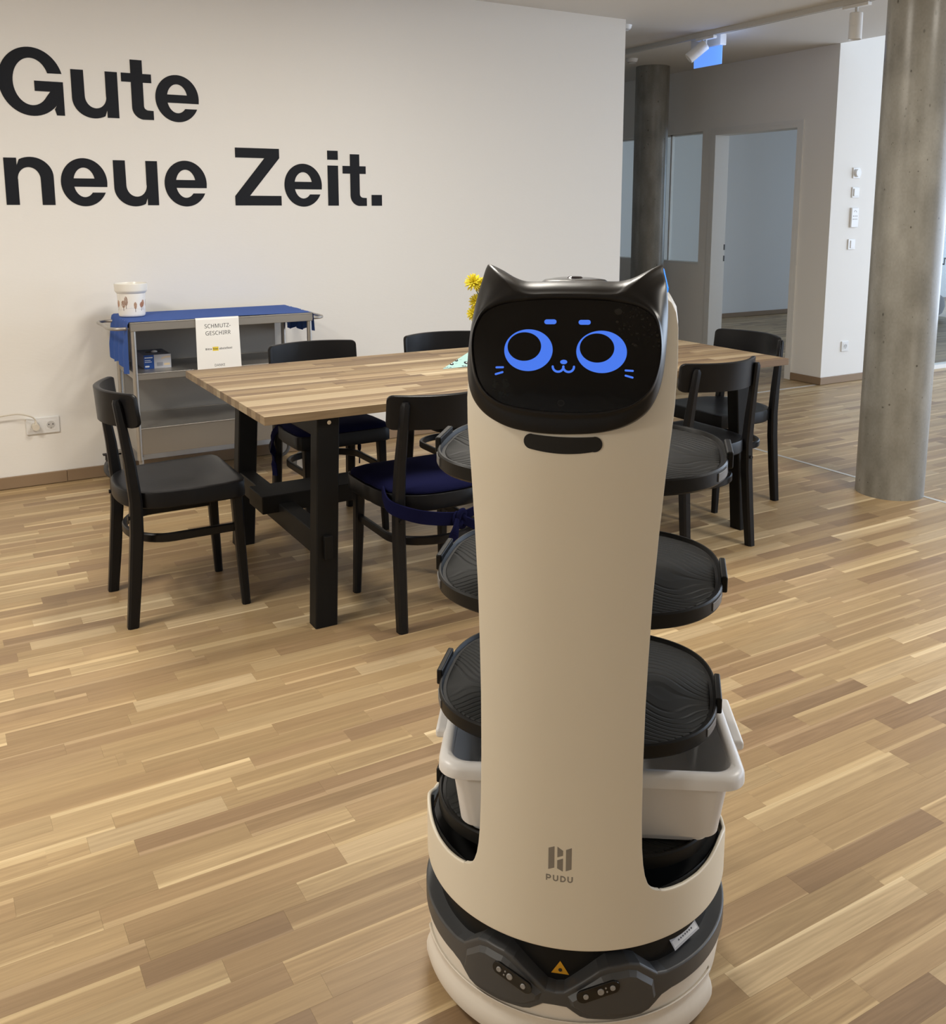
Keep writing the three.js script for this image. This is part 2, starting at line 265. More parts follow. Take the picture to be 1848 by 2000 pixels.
// ------------------------------------------------------------------ wall lettering (bold grotesque drawn as shapes)
{
  const XH = 0.223, CAP = 0.305, T = 0.058, HT = 0.046;
  const arcPts = (cx, cy, rx, ry, a0, a1, n = 28) => { const o = []; for (let i = 0; i <= n; i++) { const a = (a0 + (a1 - a0) * i / n) * D2R; o.push([cx + rx * Math.cos(a), cy + ry * Math.sin(a)]); } return o; };
  const rect = (x0, x1, y0, y1) => shapeOf([[x0, y0], [x1, y0], [x1, y1], [x0, y1]]);
  const glyph = {
    e(w) { const cx = w / 2, cy = XH / 2, rx = w / 2, ry = XH / 2 + 0.006; return [shapeOf([...arcPts(cx, cy, rx, ry, 0, 335, 56), ...arcPts(cx, cy - 0.001, rx - T, ry - HT, 317, 197, 26), [w - 0.001, cy - 0.022]])].map(s => { const hole = new THREE.Path(); const ps = [...arcPts(cx, cy + 0.002, rx - T, ry - HT - 0.002, 14, 166, 20)]; ps.forEach((p, i) => i ? hole.lineTo(p[0], p[1]) : hole.moveTo(p[0], p[1])); hole.closePath(); s.holes.push(hole); return s; }); },
    u(w) { const r = w - T, R = 0.1; return [shapeOf([[0, XH], [0, 0.095], ...arcPts(0.1, 0.088, 0.1, 0.094, 180, 300, 16), [w - T + 0.002, 0.035], [w - T + 0.002, 0], [w, 0], [w, XH], [w - T, XH], [w - T, 0.1], ...arcPts(w / 2 + 0.001, 0.1, w / 2 - T, 0.057, 0, -180, 18), [T, XH]])]; },
    n(w) { return glyph.u(w).map(s => shapeOf(s.getPoints().map(p => [w - p.x, XH - p.y]).reverse())); },
    t(w) { const s0 = 0.046; return [shapeOf([[0, XH - 0.043], [s0, XH - 0.043], [s0, 0.062], ...arcPts(s0 + 0.06, 0.058, 0.06, 0.06, 180, 262, 10), [w, -0.001], [w, 0.044], ...arcPts(s0 + T + 0.022, 0.066, 0.022, 0.021, 270, 180, 8), [s0 + T, XH - 0.043], [w - 0.004, XH - 0.043], [w - 0.004, XH], [s0 + T, XH], [s0 + T, XH + 0.066], [s0, XH + 0.066], [s0, XH], [0, XH]])]; },
    i(w) { return [rect(0, w, 0, XH), rect(0, w, CAP - 0.05, CAP)]; },
    '.'(w) { return [rect(0, w, 0, 0.062)]; },
    Z(w) { return [shapeOf([[0, 0], [w, 0], [w, 0.052], [0.082, 0.052], [w - 0.006, CAP - 0.05], [w - 0.006, CAP], [0.008, CAP], [0.008, CAP - 0.052], [w - 0.09, CAP - 0.052], [0, 0.05]])]; },
    G(w) { const cx = w / 2, cy = CAP / 2, rx = w / 2, ry = CAP / 2 + 0.007; return [shapeOf([...arcPts(cx, cy, rx, ry, 16, 318, 52), [w - 0.046, 0.028], [w - 0.038, 0], [w - 0.002, 0], [w - 0.002, 0.158], [w - 0.13, 0.158], [w - 0.13, 0.11], [w - 0.062, 0.11], ...arcPts(cx, cy, rx - 0.063, ry - 0.05, 322, 23, 40)])]; },
  };
  const lay = [['Gute', 1.828, [['G', 0.396, 0.286], ['u', 0.717, 0.216], ['t', 0.951, 0.150], ['e', 1.113, 0.219]], 'upper'], ['neue Zeit.', 1.399, [['n', 0.392, 0.217], ['e', 0.640, 0.216], ['u', 0.888, 0.216], ['e', 1.137, 0.217], ['Z', 1.504, 0.258], ['e', 1.781, 0.219], ['i', 2.036, 0.064], ['t', 2.127, 0.147], ['.', 2.304, 0.066]], 'lower']];
  for (const [text, base, gs] of lay) {
    const o = thing('wall_lettering', `dark vinyl wall lettering reading ${text} on the white wall`, 'lettering', [0, base, WZ + 0.0005]);
    for (const [c, x, w] of gs) obj('letter', merge(glyph[c](w).map(s => new THREE.ExtrudeGeometry(s, { depth: 0.0012, bevelEnabled: false, curveSegments: 20 }))).translate(x, 0, 0), M.lettering, o);
  }
}

// ------------------------------------------------------------------ concrete columns
function column(x, z, r, turn, label) { const g = new THREE.CylinderGeometry(r, r, CEIL, 96, 1, true); const uv = g.attributes.uv; for (let i = 0; i < uv.count; i++) uv.setXY(i, uv.getX(i), uv.getY(i) * 0.95); g.translate(0, CEIL / 2, 0); const o = obj('concrete_column', g, M.concrete); o.position.set(x, 0, z); o.rotation.y = turn; return tag(o, label, 'column'); }
column(4.057, -2.863, 0.157, 0.3, 'round bare concrete column with small pores standing on the floor joint in the open room');
column(5.70, -6.63, 0.147, 1.7, 'round concrete column in the dim hall before the back room window');

// ------------------------------------------------------------------ dining table: acacia staves on two black trestles
{
  const X0 = 0.888, X1 = 3.222, Z0 = -3.797, Z1 = -2.803, Y1 = 0.741, TH = 0.028;
  const t = thing('dining_table', 'long dining table with glued acacia top on black wooden trestles', 'table', [(X0 + X1) / 2, 0, (Z0 + Z1) / 2]);
  const L = X1 - X0, W = Z1 - Z0;
  const top = obj('tabletop', box(-L / 2 + 0.004, L / 2 - 0.004, Y1 - TH + 0.001, Y1 - 0.002, -W / 2 + 0.004, W / 2 - 0.004), std(0.3, 0.19, 0.1, 0.6), t);
  const tones = [[0.445, 0.335, 0.20], [0.36, 0.26, 0.155], [0.52, 0.405, 0.255], [0.28, 0.195, 0.118], [0.62, 0.51, 0.345], [0.405, 0.30, 0.178], [0.32, 0.228, 0.138], [0.49, 0.375, 0.235]];
  const rows = 22, rw = W / rows;
  for (let k = 0; k < rows; k++) {
    let x = -L / 2; const zc = -W / 2 + k * rw;
    while (x < L / 2 - 0.001) {
      let l = rr(0.26, 0.72); if (x + l > L / 2 - 0.15) l = L / 2 - x;
      const g = rbox(x + 0.0002, x + l - 0.0002, Y1 - TH, Y1 + rr(-0.0002, 0), zc + 0.0002, zc + rw - 0.0002, 0.0009, 1);
      const p = g.attributes.position, n = g.attributes.normal, uv = g.attributes.uv, c = tones[Math.floor(rnd() * tones.length)], b = Math.floor(rnd() * BANDS), u0 = rnd(), kk = rr(0.92, 1.06), col = [];
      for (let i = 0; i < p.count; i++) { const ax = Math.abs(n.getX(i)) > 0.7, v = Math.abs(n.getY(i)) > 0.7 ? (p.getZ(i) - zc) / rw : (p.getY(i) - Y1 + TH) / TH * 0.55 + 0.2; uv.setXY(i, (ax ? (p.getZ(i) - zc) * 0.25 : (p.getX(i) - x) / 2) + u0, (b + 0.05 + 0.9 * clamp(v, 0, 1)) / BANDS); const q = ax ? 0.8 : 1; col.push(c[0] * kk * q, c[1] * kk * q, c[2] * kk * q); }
      g.setAttribute('color', new THREE.Float32BufferAttribute(col, 3)); obj('stave', g, M.acacia, top); x += l;
    }
  }
  const yl = Y1 - TH;
  for (const s of [-1, 1]) {
    const xf = s * (L / 2 - 0.193), xt = s * (L / 2 - 0.228);
    for (const q of [-1, 1]) {
      const zf = q * 0.452, zt = q * 0.425;
      obj('leg', bar([[xf, 0, zf, 0.078, 0.062], [xf + (xt - xf) * 0.5, yl / 2, (zf + zt) / 2, 0.078, 0.062], [xt, yl, zt, 0.078, 0.062]], 0.004), M.blackTable, t);
    }
    const xm = xf + (xt - xf) * 0.38;
    obj('rail', rbox(xt - 0.036, xt + 0.036, yl - 0.075, yl, -0.395, 0.395, 0.004), M.blackTable, t);
    obj('crossbar', rbox(xm - 0.03, xm + 0.03, 0.235, 0.318, -0.43, 0.43, 0.004), M.blackTable, t);
    for (const q of [-1, 1]) obj('tenon', rbox(xm - 0.014, xm + 0.014, 0.235, 0.315, q > 0 ? 0.468 : -0.488, q > 0 ? 0.488 : -0.468, 0.003), M.blackTable, t);
    for (const q of [-1, 1]) obj('bolt', new THREE.CylinderGeometry(0.007, 0.007, 0.004, 14).rotateX(Math.PI / 2).translate(xt + 0.0, yl - 0.022, q * 0.458), M.chrome, t);
  }
  obj('stretcher', rbox(-L / 2 + 0.115, L / 2 - 0.115, 0.285, 0.352, -0.085, 0.075, 0.004), M.blackTable, t);
}

// ------------------------------------------------------------------ chairs
const seatOutline = (tt) => {                        // D shape: straight front (z +), rounded back
  const a = tt * 2 * Math.PI, c = Math.cos(a), s = Math.sin(a), k = s > 0 ? 11 : 2.6, r = 1 / Math.pow(Math.pow(Math.abs(c), k) + Math.pow(Math.abs(s), k), 1 / k);
  const w = s > 0 ? 0.213 : 0.208; return [r * c * w, r * s * (s > 0 ? 0.205 : 0.203)];
};
function makeChair(label) {
  const t = thing('dining_chair', label, 'chair');
  obj('seat', pad(seatOutline, 72, 10, (x, z) => 0.455 - 0.011 * Math.exp(-((x / 0.13) ** 2) - (((z + 0.02) / 0.13) ** 2)) + 0.003 * sstep(0.12, 0.2, z), 0.398, 0.005, 0.5), M.black, t);
  const us = [-1, -0.995, -0.985, -0.965, -0.94, -0.91]; for (let i = -8; i <= 8; i++) us.push(i * 0.11); us.push(0.91, 0.94, 0.965, 0.985, 0.995, 1); const rail = []; // back rail: bent board with rounded ends, in front of the posts
  for (const u of us) {
    const x = u * 0.206, z = -0.230 + 0.084 * u * u, e = (1 - Math.abs(u)) * 0.206, cr = 0.019, q = clamp(1 - e / cr, 0, 1), ht = 0.0565 - cr * (1 - Math.sqrt(1 - q * q)), th = 0.021 * (0.7 + 0.3 * clamp(e / 0.006, 0, 1)), yc = 0.735, sl = 0.164 * u;
    const nrm = Math.hypot(1, sl * 4.85), dx = -sl * 4.85 / nrm * 0.5, dz = 1 / nrm, lean = 0.004; const sec = [];
    const P = [[-1, -1], [-0.55, -1.0], [0.55, -1.0], [1, -0.95], [1, 0.95], [0.5, 1.0], [-0.5, 1.0], [-1, 0.95]];
    for (const [a, b] of P) sec.push([x + dx * a * th / 2, yc + b * ht, z + dz * a * th / 2 - lean * b]);
    rail.push(sec);
  }
  obj('backrest', loft(rail.map(r => r.slice().reverse()), true, true, 0.8), M.black, t);
  for (const s of [-1, 1]) {
    obj('leg', bar([[s * 0.182, 0, -0.196, 0.034, 0.036], [s * 0.179, 0.15, -0.181, 0.036, 0.040], [s * 0.176, 0.32, -0.166, 0.037, 0.042], [s * 0.174, 0.43, -0.163, 0.037, 0.040], [s * 0.172, 0.56, -0.174, 0.034, 0.036], [s * 0.168, 0.68, -0.190, 0.031, 0.030], [s * 0.165, 0.76, -0.202, 0.030, 0.026], [s * 0.165, 0.772, -0.203, 0.022, 0.018]], 0.007), M.black, t);
    obj('leg', bar([[s * 0.177, 0, 0.190, 0.026, 0.028], [s * 0.172, 0.2, 0.180, 0.031, 0.033], [s * 0.168, 0.41, 0.172, 0.037, 0.038]], 0.006), M.black, t);
  }
  const hoop = []; for (let i = 0; i <= 8; i++) hoop.push(V(-0.166, 0.285 + 0.0 * i, 0.165 - i * 0.026)); for (let i = 1; i < 20; i++) { const a = Math.PI + Math.PI * i / 20; hoop.push(V(0.166 * Math.cos(a), 0.285, -0.043 + 0.128 * Math.sin(a))); } for (let i = 8; i >= 0; i--) hoop.push(V(0.166, 0.285, 0.165 - i * 0.026));
  obj('stretcher', ribbon(hoop, 0.016, 0.03), M.black, t);
  for (const s of [-1, 1]) obj('bolt', new THREE.CylinderGeometry(0.007, 0.007, 0.006, 12).rotateX(Math.PI / 2).translate(s * 0.176, 0.375, -0.188), M.black, t);
  return t;
}
const chairGroup = 'black bentwood chairs around the dining table';
const CH = [
  [0.717, -3.322, Math.PI / 2, 'black wooden bentwood chair at the table end before the steel serving cart'],
  [1.463, -2.850, Math.PI, 'black bentwood chair with a tied navy cushion on the near long side'],
  [1.49, -3.80, 0.02, 'black bentwood chair with navy cushion pushed in between table and serving cart'],
  [2.142, -3.80, 0, 'black bentwood chair on the wall side of the table near the yellow flowers'],
  [3.265, -3.235, -Math.PI / 2, 'black bentwood chair at the table end towards the concrete column'],
  [2.703, -2.858, Math.PI + 0.03, 'black bentwood chair on the near long side at the column end'],
];
const proto = makeChair(CH[0][3]);
CH.forEach(([x, z, a, label], i) => { const c = i ? proto.clone() : proto; if (i) { c.name = numbered('dining_chair'); scene.add(c); } c.position.set(x, 0, z); c.rotation.y = a; c.userData = { label, category: 'chair', group: chairGroup }; });
// navy cushions tied to two of the chairs
function cushion(x, z, a, label, knotted) {
  const t = thing('seat_cushion', label, 'cushion', [x, 0, z], a, 'navy seat cushions');
  obj('pad', pad(tt => { const p = seatOutline(tt); return [p[0] * 0.97, p[1] * 0.97]; }, 56, 8, (px, pz, k) => 0.457 + 0.026 * Math.pow(1 - Math.pow(k, 5), 0.6) + 0.006, 0.456, 0.006), M.navy, t);
  if (knotted) {
    const flat = (pts, w, th) => { const c = new THREE.CatmullRomCurve3(pts); return ribbon(c.getPoints(26), th, w); };
    obj('tie', flat([V(0.195, 0.455, -0.085), V(0.205, 0.425, -0.16), V(0.15, 0.405, -0.235), V(0.07, 0.385, -0.245), V(0.0, 0.372, -0.24)], 0.045, 0.006), M.navy, t);
    obj('tie', flat([V(-0.195, 0.455, -0.085), V(-0.205, 0.435, -0.16), V(-0.15, 0.415, -0.235), V(-0.08, 0.395, -0.245), V(-0.01, 0.375, -0.24)], 0.03, 0.006), M.navy, t);
    const kg = new THREE.TorusKnotGeometry(0.016, 0.009, 60, 8, 2, 3).scale(1, 1.2, 0.8).translate(-0.01, 0.372, -0.247); obj('knot', kg, M.navy, t);
    obj('tie', flat([V(0.0, 0.372, -0.25), V(0.018, 0.34, -0.262), V(0.03, 0.29, -0.258), V(0.034, 0.25, -0.252)], 0.03, 0.012), M.navy, t);
    obj('tie', flat([V(-0.015, 0.37, -0.25), V(-0.05, 0.352, -0.262), V(-0.08, 0.325, -0.262), V(-0.1, 0.305, -0.255)], 0.03, 0.01), M.navy, t);
  } else for (const s of [-1, 1]) obj('tie', ribbon(new THREE.CatmullRomCurve3([V(s * 0.19, 0.458, -0.07), V(s * 0.209, 0.40, -0.125), V(s * 0.206, 0.30, -0.135), V(s * 0.203, 0.22, -0.13)]).getPoints(14), 0.006, 0.03), M.navy, t);
}
cushion(CH[1][0], CH[1][1], CH[1][2], 'navy blue cushion tied in a knot behind the chair seat', true);
cushion(CH[2][0], CH[2][1], CH[2][2], 'navy blue cushion on the chair between table and serving cart', false);

// ------------------------------------------------------------------ things on the table
{
  // folded paper napkin with small black printed wheels
  const tex = canvasTex(512, 256, (c, w, h) => { c.fillStyle = '#a4c8c5'; c.fillRect(0, 0, w, h); for (const [u, v] of [[0.2, 0.16], [0.35, 0.25], [0.55, 0.15], [0.72, 0.3], [0.85, 0.16], [1.0, 0.26], [0.5, 0.4], [0.25, 0.6], [0.6, 0.65], [0.95, 0.7], [1.3, 0.4], [1.6, 0.6]]) { const x = u * 256, y = (1 - v) * 256; c.fillStyle = '#14171c'; c.beginPath(); c.ellipse(x, y, 13, 10, 0, 0, 7); c.fill(); c.fillStyle = '#e9efee'; c.beginPath(); c.ellipse(x + 3, y - 2, 5, 3.5, 0, 0, 7); c.fill(); c.strokeStyle = '#6d8688'; c.lineWidth = 2; c.beginPath(); c.moveTo(x + 20, y); c.lineTo(x + 36, y + 1); c.stroke(); } });
  const t = thing('folded_napkin', 'pale mint folded paper napkin with small black prints on the table', 'napkin', [1.955, 0.7412, -3.40], 0.35);
  const m = new THREE.MeshStandardMaterial({ map: tex, roughness: 0.85 });
  const fold = (pts) => { const g = new THREE.BufferGeometry(); const p = [], uv = []; for (const f of pts) { const o = V(...f[0]), e1 = V(...f[1]).sub(o).normalize(), n = e1.clone().cross(V(...f[2]).sub(o)).normalize(), e2 = n.clone().cross(e1); for (const v of f) { p.push(...v); const d = V(...v).sub(o); uv.push(d.dot(e1) * 2.5, d.dot(e2) * 5 + 0.08); } } g.setAttribute('position', new THREE.Float32BufferAttribute(p, 3)); g.setAttribute('uv', new THREE.Float32BufferAttribute(uv, 2)); g.computeVertexNormals(); return g; };
  const A = [-0.15, 0.001, 0.01], B = [0.08, 0.001, 0.085], C = [0.08, 0.001, -0.085], P = [0.05, 0.055, 0.0];
  obj('paper', fold([[A, B, P], [A, P, C], [B, C, P], [A, C, B]]), m, t);
  const A2 = [-0.185, 0.001, 0.03], B2 = [0.03, 0.001, 0.10], P2 = [0.0, 0.006, 0.03]; obj('flap', fold([[A2, B2, P2], [A2, P2, A], [A2, A, B2]]), m, t);
}
{
  const green = std(0.09, 0.20, 0.035, 0.6), yellow = std(0.72, 0.60, 0.03, 0.6), core = std(0.52, 0.36, 0.01, 0.8);
  const t = thing('vase', 'clear glass flower vase standing on the dining table', 'vase', [2.14, 0.7415, -3.47]);
  obj('glass_body', lathe([[0, 0], [0.034, 0], [0.037, 0.004], [0.03, 0.05], [0.033, 0.13], [0.031, 0.13], [0.028, 0.05], [0.033, 0.008], [0, 0.007]], 40), phys(0.95, 0.98, 0.96, 0.04, { transmission: 1, thickness: 0.003, ior: 1.45 }), t);
  const petal = new THREE.SphereGeometry(1, 7, 5).scale(0.0042, 0.0022, 0.0165).translate(0, 0, 0.0165);
  const heads = [[1.992, 1.076, -3.405, 0.042, 'topmost yellow chrysanthemum bloom beside the robot ear'], [2.022, 1.066, -3.395, 0.036, 'yellow chrysanthemum bloom half behind the topmost one'], [2.012, 0.995, -3.41, 0.038, 'yellow chrysanthemum bloom directly under the topmost pair'], [1.998, 0.945, -3.41, 0.035, 'lowest yellow chrysanthemum bloom of the bunch beside the robot hood']];
  heads.forEach(([x, y, z, r, la], hi) => {
    const f = thing('chrysanthemum', la, 'flower', [2.14, 0.7515, -3.47], 0, 'yellow flowers in the vase');
    const hx = x - 2.14, hy = y - 0.7515, hz = z + 3.47, base = [(hi % 3 - 1) * 0.006, 0, (hi % 2) * 0.008 - 0.004];
    obj('stem', tube([V(...base), V(base[0] * 1.5 + hx * 0.1, 0.1, base[2] + hz * 0.1), V(hx * 0.6, hy * 0.7, hz * 0.6), V(hx, hy - 0.004, hz)], 0.0022, 16, 6), green, f);
    const petals = []; for (let k = 0; k < 54; k++) { const ph = Math.acos(1 - 1.55 * (k + 0.5) / 54), th = k * 2.39996; const g = petal.clone().scale(1, 1, r / 0.033); g.rotateX(-(Math.PI / 2 - ph) + rr(-0.15, 0.15)); g.rotateY(th); petals.push(g); }
    const g = merge(petals); g.rotateX(0.7); g.rotateY(hx < 0 ? -0.6 : 0.4); g.translate(hx, hy, hz); obj('petals', g, yellow, f);
    obj('flower_heart', new THREE.SphereGeometry(r * 0.3, 10, 8).translate(hx, hy, hz), core, f);
  });
}

// ------------------------------------------------------------------ steel serving cart
const cart = { x0: 0.835, x1: 1.735, z0: -5.05, z1: -4.615 };
{
  const { x0, x1, z0, z1 } = cart, cx = (x0 + x1) / 2, cz = (z0 + z1) / 2, hw = (x1 - x0) / 2, hd = (z1 - z0) / 2;
  const t = thing('serving_cart', 'stainless steel serving cart against the white wall', 'cart', [cx, 0, cz]);
  for (const sx of [-1, 1]) for (const sz of [-1, 1]) obj('leg', cyl(0.0125, 0.0125, 0.655, sx * (hw - 0.013), 0.185, sz * (hd - 0.013), 20), M.steel, t);
  const shelf = (name, y, lip, inset) => obj(name, merge([rbox(-hw + inset, hw - inset, y - 0.008, y - 0.003, -hd + inset, hd - inset, 0.002, 1), rbox(-hw + inset, hw - inset, y - lip, y, hd - inset - 0.004, hd - inset, 0.0015, 1), rbox(-hw + inset, hw - inset, y - lip, y, -hd + inset, -hd + inset + 0.004, 0.0015, 1), rbox(-hw + inset, -hw + inset + 0.004, y - lip, y, -hd + inset, hd - inset, 0.0015, 1), rbox(hw - inset - 0.004, hw - inset, y - lip, y, -hd + inset, hd - inset, 0.0015, 1)]), M.steel, t);
  shelf('top_shelf', 0.853, 0.042, -0.002); shelf('shelf', 0.606, 0.032, 0.012);
  const low = shelf('shelf', 0.338, 0.128, 0.012); low.name = 'bottom_shelf';
  obj('back_panel', box(-hw + 0.03, hw - 0.06, 0.22, 0.815, -hd + 0.006, -hd + 0.009), M.steelDull, t);
  for (const s of [-1, 1]) obj('handle', tube([V(s * (hw - 0.01), 0.822, -hd + 0.03), V(s * (hw + 0.05), 0.822, -hd + 0.02), V(s * (hw + 0.08), 0.822, -hd + 0.05), V(s * (hw + 0.082), 0.822, 0), V(s * (hw + 0.08), 0.822, hd - 0.07), V(s * (hw + 0.05), 0.822, hd - 0.035), V(s * (hw - 0.01), 0.822, hd - 0.028)], 0.008, 48, 12), M.steel, t);
  for (const sx of [-1, 1]) for (const sz of [-1, 1]) {
    const wx = sx * (hw - 0.02) + (sx < 0 ? -0.055 : -0.04), wz = sz * (hd - 0.025);
    const c = obj('caster', merge([cyl(0.011, 0.011, 0.05, sx * (hw - 0.02), 0.15, wz, 14), rbox(Math.min(wx, sx * (hw - 0.02)) - 0.016, Math.max(wx, sx * (hw - 0.02)) + 0.016, 0.128, 0.152, wz - 0.02, wz + 0.02, 0.004), box(wx - 0.012, wx + 0.03, 0.05, 0.14, wz - 0.02, wz - 0.017), box(wx - 0.012, wx + 0.03, 0.05, 0.14, wz + 0.017, wz + 0.02)]), M.steelDull, t);
    obj('tyre', new THREE.TorusGeometry(0.050, 0.0125, 14, 40).translate(wx, 0.0625, wz), M.rubber, c);
    obj('wheel_disc', new THREE.CylinderGeometry(0.045, 0.045, 0.016, 32).rotateX(Math.PI / 2).translate(wx, 0.0625, wz), M.lightGrey, c);
    obj('axle', new THREE.CylinderGeometry(0.008, 0.008, 0.046, 14).rotateX(Math.PI / 2).translate(wx, 0.0625, wz), M.chrome, c);
    if (sx < 0 && sz < 0) obj('brake_lever', merge([rbox(wx - 0.062, wx - 0.006, 0.132, 0.141, wz - 0.014, wz + 0.014, 0.003), rbox(wx - 0.05, wx - 0.038, 0.105, 0.136, wz - 0.01, wz + 0.01, 0.002), rbox(wx - 0.05, wx - 0.004, 0.104, 0.112, wz - 0.014, wz + 0.014, 0.002)]), M.darkPlastic, c);
  }
}
{ // blue cloth over the cart: lies on top and hangs at both ends
  const { x0, x1, z0, z1 } = cart, za = z0 - 0.004, zb = z1 - 0.006, y = 0.8555;
  const g = grid(96, 40, (u, v) => {
    const z = za + (zb - za) * v, Lt = x1 - x0 + 0.008, dl = 0.215 + 0.03 * v + 0.012 * Math.sin(v * 9), dr = 0.13 - 0.035 * v + 0.008 * Math.sin(v * 14), s = -dl + u * (Lt + dl + dr);
    if (s < 0) { const h = -s, k = clamp(h / 0.05, 0, 1), f = 0.010 * k * (1 + Math.sin(v * 22 + 0.8)) * clamp(h / 0.15, 0, 1); const c = Math.min(h, 0.012) / 0.012; return [x0 - 0.004 - 0.006 * c - f, y - h * 0.985, z + 0.012 * k * (0.5 - v)]; }
    if (s > Lt) { const h = s - Lt, f = 0.008 * clamp(h / 0.1, 0, 1) * (1 + Math.sin(v * 26)); return [x1 + 0.004 + 0.005 + f, y - h * 0.985, z - 0.02 * v * clamp(h / 0.1, 0, 1)]; }
    return [x0 - 0.004 + s, y + 0.0015 * Math.sin(s * 9) * Math.sin(v * 5), z];
  });
  tag(obj('table_cloth', g, Object.assign(M.cloth, { side: THREE.DoubleSide })), 'blue cloth spread over the serving cart top and hanging at its ends', 'cloth');
}
{ // white pot with printed trees
  const print = canvasTex(1024, 256, (c, w, h) => {
    c.fillStyle = '#f2efe9'; c.fillRect(0, 0, w, h); c.strokeStyle = 'rgba(190,190,200,0.8)'; c.lineWidth = 2; c.beginPath(); for (let x = 0; x <= w; x += 8) { const y = 170 + 12 * Math.sin(x / 60); x ? c.lineTo(x, y) : c.moveTo(x, y); } c.stroke();
    let q = 5; const rn = () => (q = (q * 16807) % 2147483647) / 2147483647;
    const tree = (x, y, rx, ry, col) => { c.fillStyle = '#5b4a40'; c.fillRect(x - 3, y + ry * 0.4, 6, ry * 0.6 + 34); for (let i = 0; i < 420; i++) { const a = rn() * 6.283, r = Math.sqrt(rn()); c.fillStyle = col; c.globalAlpha = 0.3 + rn() * 0.4; c.beginPath(); c.arc(x + rx * r * Math.cos(a), y + ry * r * Math.sin(a), 2.4, 0, 7); c.fill(); } c.globalAlpha = 1; };
    for (let k = 0; k < 3; k++) { const o = k * 341; tree(o + 30, 130, 18, 36, '#a87f62'); tree(o + 112, 125, 24, 30, '#9c5f3c'); tree(o + 136, 108, 26, 36, '#a5683f'); tree(o + 226, 112, 30, 40, '#8d6650'); tree(o + 262, 80, 22, 50, '#8a6a58'); }
  });
  const t = thing('flower_pot', 'white ceramic pot with printed brown trees on the blue cloth', 'pot', [0.895, 0.8575, -4.872]);
  const body = lathe([[0, 0], [0.056, 0], [0.061, 0.004], [0.063, 0.012], [0.0665, 0.112], [0.066, 0.114]], 64);
  { const p = body.attributes.position, uv = body.attributes.uv; for (let i = 0; i < p.count; i++) uv.setY(i, clamp(p.getY(i) / 0.115, 0, 1)); }
  obj('pot_body', body, new THREE.MeshStandardMaterial({ map: print, roughness: 0.25 }), t).rotation.y = 2.0;
  obj('pot_rim', lathe([[0.066, 0.113], [0.072, 0.120], [0.076, 0.126], [0.0765, 0.130], [0.0785, 0.160], [0.0775, 0.163], [0.075, 0.163], [0.0725, 0.150], [0.066, 0.11], [0.06, 0.012], [0, 0.01]], 64), std(0.86, 0.84, 0.78, 0.25), t);
}
{ // paper sign hung over the cart's edge
  const tex = canvasTex(512, 728, (c, w, h) => {
    c.fillStyle = '#f4f3f0'; c.fillRect(0, 0, w, h); c.textAlign = 'center'; c.fillStyle = '#2b2b2d';
    c.font = '66px sans-serif'; c.fillText('SCHMUTZ-', w / 2, 150, 400); c.fillText('GESCHIRR', w / 2, 234, 410);
    c.fillStyle = '#e9cf45'; c.fillRect(182, 375, 68, 48); c.fillStyle = '#3b3b3d'; c.font = 'bold 33px sans-serif'; c.fillText('Bitte hier abstellen!', w / 2, 410, 350);
    c.font = '40px sans-serif'; c.fillText('DANKE', w / 2, 610);
  });
  const t = thing('paper_sign', 'white paper sign reading Schmutzgeschirr hung on the serving cart', 'sign', [1.243, 0.854, cart.z1 + 0.0055]);
  const g = grid(10, 40, (u, v) => { const x = (u - 0.5) * 0.212, h = v * 0.30 - 0.012; if (h < 0) return [x, 0.0022, h]; const k = h < 0.045 ? 0 : (h - 0.045); return [x + 0.006 * k * (u - 0.5) * 4, -h + 0.002, 0.001 + 0.045 * k + 0.004 * Math.sin(u * 3.1) * sstep(0, 0.1, h)]; });
  const uv = g.attributes.uv; for (let i = 0; i < uv.count; i++) uv.setY(i, 1 - uv.getY(i));
  obj('sheet', g, new THREE.MeshStandardMaterial({ map: tex, roughness: 0.9, side: THREE.DoubleSide }), t);
}
{ // glove box on the middle shelf
  const tex = canvasTex(512, 256, (c, w, h) => { c.fillStyle = '#b9bcc6'; c.fillRect(0, 0, w, h); c.fillStyle = '#164a9c'; c.fillRect(0, 0, 190, h); c.fillStyle = '#dfe6f2'; for (const [y, l, hh] of [[38, 150, 20], [92, 110, 11], [124, 130, 11]]) c.fillRect(16, y, l, hh); c.beginPath(); c.roundRect(16, 196, 84, 30, 14); c.fill(); c.fillStyle = '#6d7384'; for (let x = 240; x < 350; x += 9) c.fillRect(x, 146, 5, 70); c.fillStyle = '#d8c5a4'; c.fillRect(376, 166, 110, 40); c.fillStyle = '#cdbba4'; c.beginPath(); c.moveTo(330, 60); c.quadraticCurveTo(430, 20, 505, 40); c.lineTo(500, 70); c.quadraticCurveTo(420, 60, 330, 96); c.fill(); });
  const t = thing('glove_box', 'small blue and white carton of gloves on the cart middle shelf', 'box', [0.982, 0.6035, -4.765]);
  const side = std(0.16, 0.18, 0.25, 0.6);
  const m = new THREE.Mesh(new THREE.BoxGeometry(0.13, 0.068, 0.20).translate(0, 0.034, -0.1), [side, side, std(0.20, 0.22, 0.28, 0.6), side, new THREE.MeshStandardMaterial({ map: tex, roughness: 0.6 }), side]); m.name = 'carton'; m.castShadow = m.receiveShadow = true; t.add(m);
  obj('opening', extrude(stadium(0.075, 0.042), 0.0006).rotateX(-Math.PI / 2).translate(0, 0.0681, -0.1), M.darkPlastic, t);
  obj('glove', new THREE.SphereGeometry(0.012, 14, 10).scale(1.4, 0.9, 1).translate(0.004, 0.068, -0.094), M.white, t);
}

